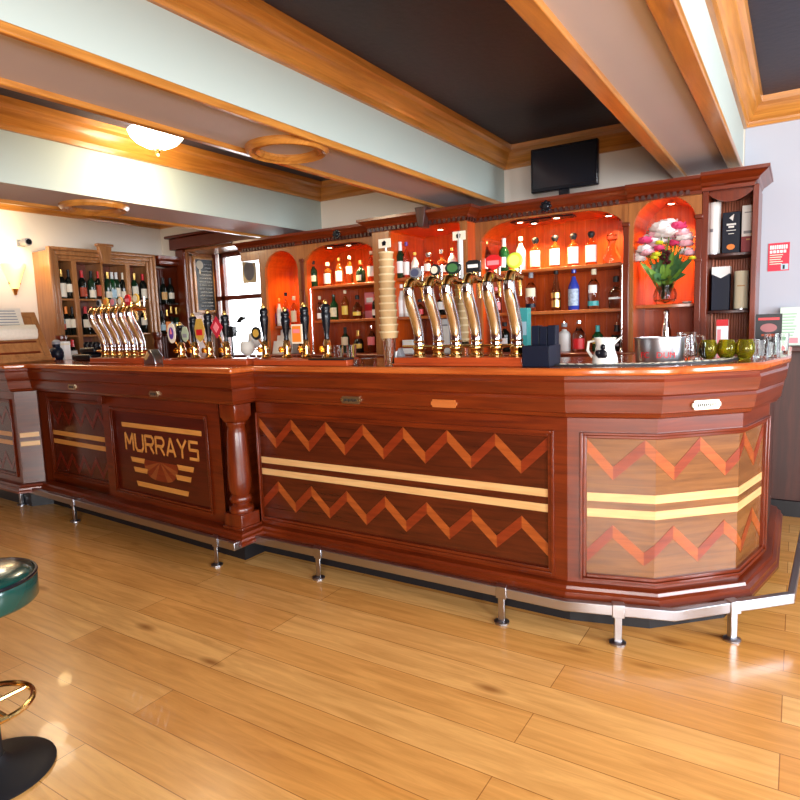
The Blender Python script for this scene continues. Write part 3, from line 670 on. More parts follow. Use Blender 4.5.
lx = hit(3, 203, (0, 0, 2.50), (0, 0, 1)); bowl(-5.63, 2.73, 'glowing bowl ceiling light beyond the far left beam by the sconce wall', .17)
# ------------------------------------------------------------------ bottles
def zat(px, py, Y): return hit(px, py, (0, Y, 0), (0, 1, 0)).z
BK = {  # (radius share, height share) of the outline
 'wine': [(0, 0), (.96, 0), (1, .01), (1, .58), (.93, .63), (.6, .70), (.42, .75), (.38, .8), (.37, .95), (.42, .955), (.42, .985), (.3, 1), (0, 1)],
 'champagne': [(0, 0), (.96, 0), (1, .01), (1, .42), (.95, .5), (.7, .62), (.45, .74), (.36, .84), (.34, .95), (.42, .96), (.42, .99), (0, 1)],
 'whisky': [(0, 0), (.96, 0), (1, .01), (1, .56), (.96, .62), (.7, .69), (.42, .73), (.36, .78), (.36, .86), (.44, .865), (.44, .99), (.4, 1), (0, 1)],
 'tall': [(0, 0), (.96, 0), (1, .01), (1, .52), (.94, .58), (.6, .68), (.42, .74), (.36, .8), (.34, .88), (.4, .885), (.4, .99), (0, 1)],
 'squat': [(0, 0), (.9, 0), (1, .03), (1, .42), (.94, .5), (.6, .6), (.36, .66), (.3, .72), (.3, .82), (.42, .825), (.42, .98), (.3, 1), (0, 1)],
 'slender': [(0, 0), (.9, 0), (1, .02), (1, .4), (.8, .52), (.6, .62), (.45, .72), (.38, .85), (.44, .86), (.44, .99), (0, 1)],
 'stopper': [(0, 0), (.96, 0), (1, .01), (1, .58), (.95, .62), (.5, .67), (.36, .7), (.36, .79), (.36, .8)],
 'decanter': [(0, 0), (.9, 0), (1, .04), (.98, .16), (.8, .34), (.6, .48), (.45, .6), (.36, .72), (.42, .74), (.42, .76), (.6, .8), (.6, .95), (.4, 1), (0, 1)],
}
CAPZ = {'wine': .74, 'champagne': .70, 'whisky': .84, 'tall': .86, 'squat': .80, 'slender': .84, 'stopper': .79, 'decanter': .76}
def bottle(kind, loc, h, R, glass, cap, labels, text, rz=0, group=None, spout=False):
    r = thing('bottle', text, 'bottle', loc, rz, group)
    pr = BK[kind]; cz = CAPZ[kind]
    low = [(a * R, z * h) for a, z in pr if z <= cz + .012]
    if low[-1][0] > 0: low.append((0, low[-1][1] + .0002))
    B().lathe(low, n=20).build('glass', glass, r, ang=1.0)
    if kind == 'stopper':
        b = B(); b.lathe([(0, .785 * h), (R * .42, .785 * h), (R * .42, .8 * h), (R * .62, .85 * h), (R * .66, .9 * h), (R * .55, .95 * h), (R * .3, .97 * h), (0, .975 * h)], n=16); b.build('stopper', cap, r, ang=.9)
    else:
        up = [(a * R * 1.05, z * h) for a, z in pr if z >= cz]
        up = [(0, up[0][1])] + up
        B().lathe(up, n=16).build('cap', cap, r, ang=.8)
    if spout: B().tube([(0, 0, h * .99), (0, 0, h * 1.05), (.004, -.004, h * 1.12)], [.006, .005, .003], 8).build('pourer', m_chrome, r)
    for z0, z1, m_, *wd in labels:
        a = wd[0] if wd else 1.25
        B().lathe([(R * 1.012, z0 * h), (R * 1.03, z0 * h), (R * 1.03, z1 * h), (R * 1.012, z1 * h)], n=12, a0=-PI / 2 - a, a1=-PI / 2 + a).build('paper_label', m_, r, ang=.5)
    return r
def shelf_bottle(px, py, zs, kind, R, glass, cap, labels, text, Y=4.315, group=None, spout=False):
    h = zat(px, py, Y) - zs - .002
    if spout: h /= 1.1
    return bottle(kind, (xat(px, Y, zs + h / 2), Y, zs + .001), h, R, glass, cap, labels, text, 0, group, spout)
S1, S2, S3 = 1.66, 1.365, 1.08
W_, C_ = m_white, m_cream
G2 = 'spirit bottles on the back bar shelves'
for a in [
 # left bay, top shelf
 (313.7, 260.6, S1, 'whisky', .032, m_dkgreen, m_black, [(.2, .42, C_)], 'dark green bottle, first from the left on the top shelf of the wide left bay'),
 (327.8, 262.5, S1, 'whisky', .036, m_amber, m_cream, [(.08, .52, W_)], 'stout amber whisky bottle with large white label, second on left bay top shelf'),
 (339.4, 257.5, S1, 'tall', .034, m_amber, m_gfoil, [(.12, .5, W_)], 'amber bottle with gold cap and white label, third on left bay top shelf'),
 (349.8, 255.6, S1, 'tall', .031, m_amber, m_cream, [(.36, .62, W_)], 'tall amber bottle with label high on its shoulder, fourth on left bay top shelf'),
 (360.9, 260.0, S1, 'squat', .042, m_dkgreen, m_gfoil, [(.1, .34, C_, .6)], 'squat dark green bottle with gold cap, fifth on left bay top shelf'),
 (371.5, 250.6, S1, 'tall', .034, m_rum, m_cream, [(.18, .5, W_)], 'tall dark amber bottle with white label right beside the cup tower top'),
 # left bay, second shelf
 (320.0, 296.0, S2, 'whisky', .028, m_glass, m_cream, [(.08, .3, W_)], 'slim clear bottle with small white label behind the rightmost black pump handle'),
 (334.0, 294.4, S2, 'wine', .036, m_green, m_dkgreen, [(.12, .48, C_)], 'bright green bottle with cream label on left bay second shelf'),
 (345.3, 290.0, S2, 'tall', .032, m_amber, m_cream, [(.16, .46, m_yellow)], 'tall pale amber bottle with yellow label on left bay second shelf'),
 (357.5, 295.0, S2, 'squat', .042, m_rum, m_black, [(.14, .3, m_yellow)], 'squat amber bottle with narrow yellow label on left bay second shelf'),
 (375.6, 294.0, S2, 'whisky', .03, m_wine, m_red, [(.12, .36, W_)], 'dark bottle with red cap next to the pink carton on left bay second shelf'),
 # left bay, ledge
 (345.5, 327.0, S3, 'wine', .036, m_dkgreen, m_black, [(.3, .62, C_)], 'dark bottle with tall cream label, leftmost on the left bay bottom ledge'),
 (358.7, 330.0, S3, 'champagne', .042, m_wine, m_gfoil, [(.2, .4, m_yellow)], 'black bottle with gold neck in the middle of the left bay bottom ledge'),
 (371.9, 325.0, S3, 'tall', .037, m_rum, m_chrome, [(.28, .58, m_pink)], 'amber bottle with pale pink label, rightmost on the left bay bottom ledge'),
 # narrow niche
 (274.0, 304.0, 1.33, 'whisky', .03, m_glass, m_white, [(.1, .55, m_purple)], 'small clear bottle with purple label, leftmost in the narrow niche'),
 (279.5, 298.0, 1.33, 'tall', .026, m_frost, m_orange, [(.1, .45, W_)], 'slim white bottle with orange cap in the narrow niche'),
 (286.5, 292.0, 1.33, 'tall', .034, m_glass, m_navy, [(.15, .5, m_purple)], 'clear bottle with navy cap in the middle of the narrow niche'),
 (294.4, 296.0, 1.33, 'whisky', .032, m_amber, m_cream, [(.12, .5, C_)], 'amber bottle with cream label, rightmost in the narrow niche'),
]: shelf_bottle(*a, group=G2)
for a in [
 (400.6, 241.5, S1, 'wine', .037, m_dkgreen, m_white, [(.14, .46, W_)], 'dark green wine bottle with white screw cap, leftmost in the middle bay'),
 (406.7, 241.5, S1, 'tall', .03, m_glass, m_purple, [(.08, .44, W_)], 'clear bottle with purple capsule and white label in the middle bay'),
 (415.0, 252.0, S1, 'tall', .031, m_frost, m_yellow, [(.1, .46, W_)], 'white bottle with yellow cap in the middle bay'),
 (428.7, 251.5, S1, 'stopper', .037, m_glass, m_steel, [(.2, .5, W_, .8)], 'clear bottle with broad pale stopper in the middle of the middle bay'),
 (441.9, 249.0, S1, 'squat', .042, m_glass, m_chrome, [(.1, .36, W_)], 'round shouldered clear bottle with silver cap in the middle bay'),
 (452.5, 247.5, S1, 'tall', .034, m_frost, m_gfoil, [(.1, .5, W_)], 'pale bottle with gold cap beside the rear cup tower pole'),
 (401.6, 284.0, S2, 'tall', .032, m_frost, m_white, [(.1, .5, W_)], 'white bottle on the middle bay second shelf, beside the cup tower'),
 (407.2, 283.0, S2, 'tall', .032, m_frost, m_orange, [(.1, .5, W_)], 'white bottle with orange cap on the middle bay second shelf'),
 (420.0, 299.0, S2, 'squat', .036, m_rum, m_black, [(.1, .4, m_red)], 'small dark bottle with red label seen between the first two big taps'),
 (441.6, 293.0, S2, 'whisky', .035, m_wine, m_white, [(.25, .6, W_)], 'dark bottle with white label seen between the second and third big taps'),
]: shelf_bottle(*a, Y=4.19, group=G2)
for a in [
 # right bay, top shelf
 (486.5, 240.0, S1, 'tall', .036, m_glass, m_gfoil, [(.12, .42, W_, .7)], 'clear bottle with gold cap, leftmost on the right bay top shelf'),
 (504.0, 238.0, S1, 'wine', .036, m_green, m_white, [(.12, .42, W_, .7)], 'green bottle with white neck above the red tap badge'),
 (520.8, 236.5, S1, 'tall', .036, m_frost, m_cream, [(.12, .5, W_)], 'pale bottle with white label above the lime tap badge'),
 (535.5, 236.5, S1, 'stopper', .037, m_amber, m_black, [(.07, .56, W_)], 'white-labelled bottle with black ball stopper, first of the matching four'),
 (555.0, 234.0, S1, 'stopper', .037, m_amber, m_black, [(.07, .56, W_)], 'white-labelled bottle with black ball stopper, second of the matching four'),
 (573.5, 232.0, S1, 'stopper', .037, m_amber, m_black, [(.07, .56, W_)], 'white-labelled bottle with black ball stopper, third of the matching four'),
 (591.3, 230.0, S1, 'stopper', .037, m_amber, m_black, [(.07, .56, W_)], 'white-labelled bottle with black ball stopper, tallest, next to the cut decanter'),
 (612.0, 233.5, S1, 'decanter', .056, m_glass, m_glass, [], 'flared clear glass decanter at the right end of the right bay top shelf'),
 (496.5, 287.0, S2, 'whisky', .036, m_glass, m_pink, [(.12, .4, m_pink)], 'clear pinkish bottle seen between the two rightmost big taps'),
 (531.0, 272.5, S2, 'whisky', .037, m_glass, m_grey, [(.38, .6, C_), (.1, .2, m_navy)], 'clear bottle with tan label and silver cap just right of the big taps'),
 (556.0, 268.0, S2, 'slender', .034, m_rum, m_black, [(.08, .24, m_gfoil), (.3, .42, m_gfoil)], 'slender brown bottle with gold bands on the right bay second shelf'),
 (573.7, 268.0, S2, 'tall', .037, m_blueg, m_blueg, [(.1, .5, mat('blue white print', (.35, .42, .8, 1), .4, var=.9, vscale=60))], 'blue patterned bottle on the right bay second shelf'),
 (593.7, 269.0, S2, 'whisky', .038, m_glass, m_cream, [(.4, .6, W_, .8), (.08, .2, m_tealg)], 'clear bottle with cork and white square label on the right bay second shelf'),
 (616.0, 276.0, S2, 'squat', .046, m_glass, m_black, [(.28, .34, W_)], 'short round clear bottle with black stopper by the chrome upright'),
 # right bay, ledge
 (564.3, 320.0, S3, 'whisky', .044, m_frost, m_grey, [], 'frosted stone white bottle with pourer just right of the black caddy'),
 (579.0, 320.0, S3, 'tall', .042, m_glass, m_chrome, [(.08, .42, m_red)], 'bottle with large red label on the right bay bottom ledge'),
 (597.7, 325.0, S3, 'wine', .036, m_green, m_tealg, [(.3, .5, m_yellow)], 'green bottle with yellow label behind the white jug'),
 (616.8, 322.0, S3, 'champagne', .046, m_wine, m_black, [(.2, .3, m_grey, .5)], 'black bottle with pourer beside the foot of the chrome upright'),
 (504.7, 322.0, S3, 'whisky', .04, m_wine, m_black, [(.2, .46, W_, .9)], 'black bottle with round white label low behind the rightmost big taps'),
]: shelf_bottle(*a, group=G2, spout=a[8].find('pourer') > 0)
# ------------------------------------------------------------------ wine bottles, left wall
def wbottle(px, z, lab, text, cap=m_black, glass=m_wine, kind='wine', X=-5.83, h=.27, R=.036, group='wine bottles in the left wall cabinet'):
    return bottle(kind, (X, yat(px, X, z + h / 2), z + .001), h, R, glass, cap, lab, text, PI / 2, group)
LBL = lambda m_, a=.1, c=.5: [(a, c, m_)]
m_tan = mat('tan label', srgb(206, 160, 100), .6); m_rust = mat('rust label', srgb(170, 66, 34), .6); m_offw = mat('ivory label', srgb(232, 222, 200), .6); m_paleb = mat('pale blue label', srgb(170, 200, 214), .5)
for px, lab, cap, gl, t in [
 (61.7, LBL(m_offw, .05, .52), m_gfoil, m_wine, 'wine bottle with tall ivory label and gold cap, leftmost on the cabinet top shelf'),
 (69.3, LBL(m_offw, .22, .5), m_black, m_wine, 'wine bottle with short ivory label, second from left on the cabinet top shelf'),
 (82.3, LBL(m_rust, .08, .4), m_red, m_wine, 'slim dark bottle with rust label just right of the first cabinet divider, top shelf'),
 (91.6, LBL(m_offw, .05, .32), m_black, m_dkgreen, 'dark green bottle with low ivory label below the left edge of the keystone'),
 (99.0, LBL(m_rust, .1, .5), m_red, m_wine, 'wine bottle with rust red label and red cap below the keystone'),
 (107.8, LBL(m_offw, .05, .28), m_gfoil, m_dkgreen, 'dark green bottle with low ivory label just right of the thin cabinet divider'),
 (112.5, LBL(m_paleb, .06, .36), m_white, m_green, 'green bottle with white cap, second in the right-middle top compartment'),
 (116.8, LBL(m_offw, .1, .42), m_white, m_dkgreen, 'dark bottle with white cap and ivory label, third in the right-middle top compartment'),
 (123.4, LBL(m_offw, .05, .3), m_offw, m_wine, 'wine bottle with ivory cap, last in the right-middle top compartment'),
 (134.6, LBL(m_offw, .2, .5), m_gfoil, m_dkgreen, 'wine bottle with ivory label, left one in the right-hand top compartment'),
 (143.2, LBL(m_offw, .06, .42), m_red, m_wine, 'wine bottle with red cap and ivory label, right one in the right-hand top compartment'),
]: wbottle(px, 1.655, lab, t, cap, gl)
for px, lab, cap, t in [
 (61.5, LBL(m_rust, .2, .4), m_red, 'dark wine bottle at the far left end of the cabinet second shelf'),
 (66.7, LBL(m_offw, .26, .56), m_orange, 'wine bottle with orange cap and ivory label on the cabinet second shelf'),
 (73.2, LBL(m_offw, .26, .56), m_black, 'wine bottle with black cap against the first divider, cabinet second shelf'),
 (86.0, LBL(m_offw, .26, .54), m_red, 'wine bottle with red cap just right of the first divider, cabinet second shelf'),
 (92.4, LBL(m_offw, .26, .54), m_red, 'wine bottle with red cap beside the first small tap top, cabinet second shelf'),
 (98.6, LBL(m_paleb, .2, .44), m_navy, 'wine bottle with navy cap half behind the small taps, cabinet second shelf'),
 (143.6, LBL(m_offw, .3, .58), m_black, 'wine bottle with ivory label alone in the right-hand second compartment'),
]: wbottle(px, 1.312, lab, t, cap)
wbottle(73.4, 1.001, LBL(m_white, .2, .62), 'bottle with big white label and red cap at the cabinet foot beside the white carton', m_red, X=-5.74)
GC = 'bottles in the dark corner shelf unit'
for px, z, lab, cap, gl, kd, h, t in [
 (163.5, 1.627, LBL(m_tan, .12, .42), m_black, m_wine, 'wine', .27, 'dark bottle with tan label, left on the corner shelf glass shelf'),
 (170.5, 1.627, LBL(m_offw, .16, .4), m_black, m_wine, 'wine', .27, 'dark bottle with ivory label, right on the corner shelf glass shelf'),
 (162.2, 1.292, LBL(m_paleb, .15, .4), m_black, m_wine, 'wine', .25, 'dark bottle with pale blue label, leftmost low in the corner shelf'),
 (167.3, 1.292, LBL(m_orange, .08, .5), m_gfoil, m_rum, 'champagne', .26, 'bottle with orange red label low in the corner shelf'),
 (171.6, 1.292, LBL(m_offw, .12, .36), m_gfoil, m_wine, 'champagne', .30, 'tall champagne bottle with gold neck low in the corner shelf'),
 (176.8, 1.292, LBL(m_gfoil, .2, .36), m_gfoil, m_dkgreen, 'champagne', .285, 'champagne bottle with gold label, rightmost low in the corner shelf'),
]: wbottle(px, z, lab, t, cap, gl, kd, X=-5.83, h=h, group=GC)
# ------------------------------------------------------------------ cartons, tubes and cards
def carton(name, px0, px1, py, zs, Y, dep, label, cat, mats, deco=None, rz=0):
    zt = zat((px0 + px1) / 2, py, Y); zm = (zs + zt) / 2; x0, x1 = xat(px0, Y, zm), xat(px1, Y, zm); w, h = x1 - x0, zt - zs - .001
    r = thing(name, label, cat, ((x0 + x1) / 2, Y + dep / 2, zs + .001), rz)
    B().box((-w / 2, -dep / 2, 0), (w / 2, dep / 2, h)).build('carton_body', mats, r, bevel=.002)
    if deco: deco(r, w, h, -dep / 2 - .0008)
    return r
def patch(r, nm, x0, x1, z0, z1, y, m_): B().box((x0, y, z0), (x1, y + .0016, z1)).build(nm, m_, r)
def tube_carton(name, px0, px1, py, zs, Y, label, m_, deco=None):
    zt = zat((px0 + px1) / 2, py, Y); zm = (zs + zt) / 2; x0, x1 = xat(px0, Y, zm), xat(px1, Y, zm); R = (x1 - x0) / 2; h = zt - zs - .001
    r = thing(name, label, 'gift tube', ((x0 + x1) / 2, Y, zs + .001))
    B().lathe([(0, 0), (R, 0), (R, h * .97), (R * .985, h * .975), (R * .985, h), (0, h)], n=28).build('tube_body', m_, r)
    B().lathe([(R * 1.01, 0), (R * 1.01, h * .03), (0, h * .03)], n=28).build('base_rim', m_steel, r)
    if deco: deco(r, R, h)
    return r
tube_carton('whisky_tube', 708.3, 720.7, 203, S1, 4.34, 'white whisky tube on the upper shelf of the fluted end unit', m_white, lambda r, R, h: B().lathe([(R * 1.012, h * .44), (R * 1.012, h * .5)], n=10, a0=-PI / 2 - .9, a1=-PI / 2 - .1).build('printed_mark', m_grey, r))
def deco_navy(r, w, h, y):
    B().prism([(-.012, h * .86), (.014, h * .95), (.008, h * .78)], y, y + .001).build('white_emblem', m_white, r)
    for k, (ww, zz) in enumerate(((.05, .68), (.03, .62), (.05, .55), (.03, .47))): patch(r, 'printed_line', -ww / 2, ww / 2, h * zz, h * zz + (.011 if k < 2 else .004), y, m_white)
    B().lathe([(0, y), (.022, y), (.022, y + .001)], (0, 0, h * .16), 20, axis='Y', sy=.75).build('orange_seal', m_orange, r)
carton('whisky_box', 722.3, 740.0, 212, S1, 4.30, .085, 'navy whisky box with white emblem and orange seal on the fluted unit', 'box', m_navy, deco_navy)
def deco_wr(r, w, h, y):
    patch(r, 'red_base_band', -w / 2, w / 2, 0, h * .34, y, mat('burgundy print', srgb(140, 40, 44), .5)); patch(r, 'printed_line', -w * .3, w * .3, h * .84, h * .86, y, m_grey); patch(r, 'printed_line', -w * .35, w * .35, h * .4, h * .46, y, m_grey); patch(r, 'printed_line', -w * .15, w * .15, h * .26, h * .29, y - .0006, m_tan)
carton('whisky_box', 741.6, 755.4, 205, S1, 4.30, .075, 'white whisky box with burgundy base at the right of the upper fluted shelf', 'box', m_white, deco_wr)
def deco_wt(r, w, h, y):
    B().box((-w / 2 - .0005, y, h * .84), (w / 2 + .0005, -y, h + .002)).build('white_lid', m_white, r); B().prism([(-w / 2, h * .845), (w / 2, h * .845), (0, h * .74)], y, y + .001).build('white_flap', m_white, r)
carton('whisky_box', 711.5, 729.5, 267, 1.325, 4.29, .09, 'navy whisky box with white pointed flap on the lower fluted shelf', 'box', m_navy, deco_wt)
tube_carton('whisky_tube', 733.8, 748.3, 271, 1.325, 4.34, 'cream whisky tube on the lower shelf of the fluted end unit', m_cream, lambda r, R, h: B().lathe([(R * 1.012, h * .6), (R * 1.012, h * .63)], n=10, a0=-PI / 2 - .5, a1=-PI / 2 + .6).build('printed_mark', m_tan, r))
carton('card_sign', 716, 728, 319.5, S3, 4.12, .012, 'white and red card standing at the foot of the fluted unit', 'card', m_white, lambda r, w, h, y: (patch(r, 'red_header', -w / 2, w / 2, h * .8, h, y, m_red), patch(r, 'printed_mark', -w * .4, -w * .1, h * .25, h * .7, y, m_pink)))
carton('pink_carton', 364.8, 374, 292.3, S2, 4.42, .06, 'pink and red carton near the right end of left bay second shelf', 'box', m_pink, lambda r, w, h, y: (patch(r, 'red_band', -w / 2, w / 2, h * .3, h * .55, y, m_red), patch(r, 'white_band', -w * .3, w * .4, h * .62, h * .8, y, m_white)))
carton('teal_carton', 517.5, 527.5, 308, S3, 4.10, .07, 'teal and white carton half hidden behind the rightmost big tap', 'box', m_tealg, lambda r, w, h, y: patch(r, 'white_band', -w * .4, w * .4, h * .4, h * .7, y, m_paleb))
carton('white_card', 441, 449.5, 319, S3, 4.20, .012, 'plain white card standing behind the third big tap', 'card', m_white, lambda r, w, h, y: patch(r, 'printed_line', -w * .3, w * .3, h * .8, h * .84, y, m_grey))
carton('paper_bag', 402.5, 412.5, 340, S3, 4.14, .05, 'small white paper bag low behind the left end of the big taps', 'bag', m_white, lambda r, w, h, y: patch(r, 'fold', -w * .5, w * .5, h * .86, h * .9, y - .002, m_cream))
zz0 = S3
r = thing('menu_rack', 'stepped white menu rack under the narrow niche shelf', 'rack', (xat(284, 4.28, 1.2), 4.3, S3 + .001))
for k in range(3):
    b = B(); b.prism([(-.08 + .05 * k, 0), (-.03 + .05 * k, 0), (-.03 + .05 * k, .1 + .05 * k), (-.05 + .05 * k, .115 + .05 * k)], -.1, .1, 'YZ'); b.build('pocket', m_ceram, r, bevel=.003)
# ------------------------------------------------------------------ beer fonts
WT = 1.1125
def tap_bank(px0, px1, Y, pxs, badges, dep, s, label, zbase=.04):
    x0, x1 = xat(px0, Y, WT), xat(px1, Y, WT); xc = (x0 + x1) / 2
    r = thing('beer_tap_bank', label, 'beer taps', (xc, Y + dep / 2, WT))
    b = B(); b.box((x0 - xc, -dep / 2, 0), (x1 - xc, dep / 2, zbase)); b.box((x0 - xc - .006, -dep / 2 - .006, 0), (x1 - xc + .006, dep / 2 + .006, zbase * .3)); b.build('wooden_plinth', w_plinth, r, bevel=.004)
    rail = B().tube([(x0 - xc + .03, -.012, zbase + .045 * s), (x1 - xc - .03, -.012, zbase + .045 * s)], .007 * s, 10); rail.build('brass_rail', m_brass, r)
    for px, bd in zip(pxs, badges):
        x = xat(px, Y + dep / 2, WT + .06) - xc; z = zbase
        pts = [(x, 0, z), (x, 0, z + .06 * s), (x, -.004 * s, z + .11 * s), (x, -.026 * s, z + .17 * s), (x, -.056 * s, z + .225 * s), (x, -.072 * s, z + .265 * s), (x, -.074 * s, z + .295 * s), (x, -.06 * s, z + .318 * s), (x, -.035 * s, z + .325 * s), (x, -.005 * s, z + .318 * s)]
        rad = [.023, .023, .0235, .025, .0255, .0245, .0225, .021, .019, .018]
        # smooth the swan neck by cubic interpolation
        P4 = []; R4 = []
        for i in range(len(pts) - 1):
            p0, p1, p2, p3 = [Vector(pts[max(0, min(len(pts) - 1, j))]) for j in (i - 1, i, i + 1, i + 2)]
            for t in (0, .33, .67):
                P4.append(.5 * ((2 * p1) + (p2 - p0) * t + (2 * p0 - 5 * p1 + 4 * p2 - p3) * t * t + (3 * p1 - p0 - 3 * p2 + p3) * t ** 3)); R4.append((rad[i] + (rad[i + 1] - rad[i]) * t) * s)
        P4.append(Vector(pts[-1])); R4.append(rad[-1] * s)
        nk = B().tube(P4[:19], R4[:19], 16).build('swan_neck', m_chrome, r, ang=1.2)
        B().tube(P4[18:], [q * 1.04 for q in R4[18:]], 16).build('brass_crook', m_brass, nk, ang=1.2)
        b = B(); b.lathe([(.03 * s, z), (.031 * s, z + .008), (.025 * s, z + .014), (.025 * s, z + .03 * s), (.029 * s, z + .034 * s), (.029 * s, z + .044 * s), (.023 * s, z + .05 * s)], (x, 0, 0), 20); b.lathe([(.0225 * s, z + .06 * s), (.026 * s, z + .066 * s), (.0225 * s, z + .072 * s)], (x, 0, 0), 20)
        b.build('brass_collar', m_brass, nk, ang=.8)
        # tap head and spout on the staff side
        yh, zh = -.005 * s, z + .318 * s
        b = B(); b.tube([(x, yh - .012 * s, zh), (x, yh + .05 * s, zh - .002)], .015 * s, 14); b.tube([(x, yh + .03 * s, zh), (x, yh + .045 * s, zh - .03 * s), (x, yh + .048 * s, zh - .075 * s)], [.01 * s, .009 * s, .007 * s], 10); b.tube([(x, yh + .012 * s, zh), (x, yh + .012 * s, zh + .045 * s)], .008 * s, 10)
        b.build('tap_head', m_brass, r, ang=1)
        b = B(); b.tube([(x, yh + .045 * s, zh + .01), (x, yh + .05 * s, zh + .04 * s), (x + .0, yh + .05 * s, zh + .075 * s)], [.005 * s, .006 * s, .007 * s], 10); b.build('tap_lever', m_chrome, r, ang=1)
        shape, m1, m2, wd, hg, dz = bd[1:]
        zc = zh + dz * s; yb = yh - .004
        b = B()
        if shape == 'oval': b.lathe([(0, yb - .012), (wd * .85, yb - .012), (wd, yb - .008), (wd, yb), (0, yb)], (x, 0, zc), 28, axis='Y', sy=hg / wd)
        elif shape == 'shield': b.prism([(x - wd, zc + hg * .6), (x - wd * .4, zc + hg), (x + wd * .4, zc + hg), (x + wd, zc + hg * .6), (x + wd * .95, zc - hg * .4), (x, zc - hg), (x - wd * .95, zc - hg * .4)], yb - .012, yb)
        else: b.prism([(x - wd, zc - hg), (x + wd, zc - hg), (x + wd, zc + hg * .7), (x + wd * .6, zc + hg), (x - wd * .6, zc + hg), (x - wd, zc + hg * .7)], yb - .012, yb)
        bg = b.build('badge', m1, r, bevel=.001)
        b = B()
        if shape == 'oval': b.lathe([(0, yb - .0135), (wd * .66, yb - .0135), (wd * .66, yb - .0115), (0, yb - .0115)], (x, 0, zc), 24, axis='Y', sy=hg / wd)
        else: b.box((x - wd * .75, yb - .0135, zc - hg * .28), (x + wd * .75, yb - .0118, zc + hg * .28))
        b.build('badge_print', m2, bg)
        B().tube([(x, yh + .0, zh), (x, yb - .004, zc)], .006, 8).build('badge_stem', m_brass, bg)
    return r
m_dome = mat('dark badge green', srgb(30, 44, 40), .3); m_gold2 = mat('gold print', srgb(200, 160, 70), .4)
tap_bank(394, 522, 2.515, (419.5, 438.7, 456.5, 476.5, 496.5, 517.0), [
    ('k', 'oval', m_grey, mat('blue grey print', srgb(80, 84, 110), .4), .034, .026, .045), ('k', 'oval', m_black, m_offw, .026, .026, .05), ('w', 'oval', m_dome, mat('badge green', srgb(70, 120, 70), .4), .040, .029, .052),
    ('k', 'plate', m_black, m_white, .033, .026, .052), ('k', 'shield', m_red, m_pink, .036, .034, .058), ('w', 'oval', m_lime, mat('pale lime print', srgb(220, 226, 120), .4), .036, .034, .06)], .11, 1.08, 'bank of six large chrome and brass swan-neck beer taps in the middle of the bar')
tap_bank(90, 150, 2.51, (105.5, 112.6, 119.8, 127.0, 134.5, 142.5), [
    ('k', 'oval', m_grey, m_black, .026, .026, .05), ('w', 'oval', m_gold2, m_orange, .026, .03, .055), ('w', 'oval', m_grey, m_pink, .03, .03, .05), ('w', 'oval', m_tan, m_offw, .024, .03, .052), ('w', 'shield', m_red, m_pink, .026, .036, .055), ('w', 'oval', m_gold2, m_cream, .032, .032, .062)], .11, 1.0, 'bank of six chrome and brass swan-neck beer taps at the left end of the bar')
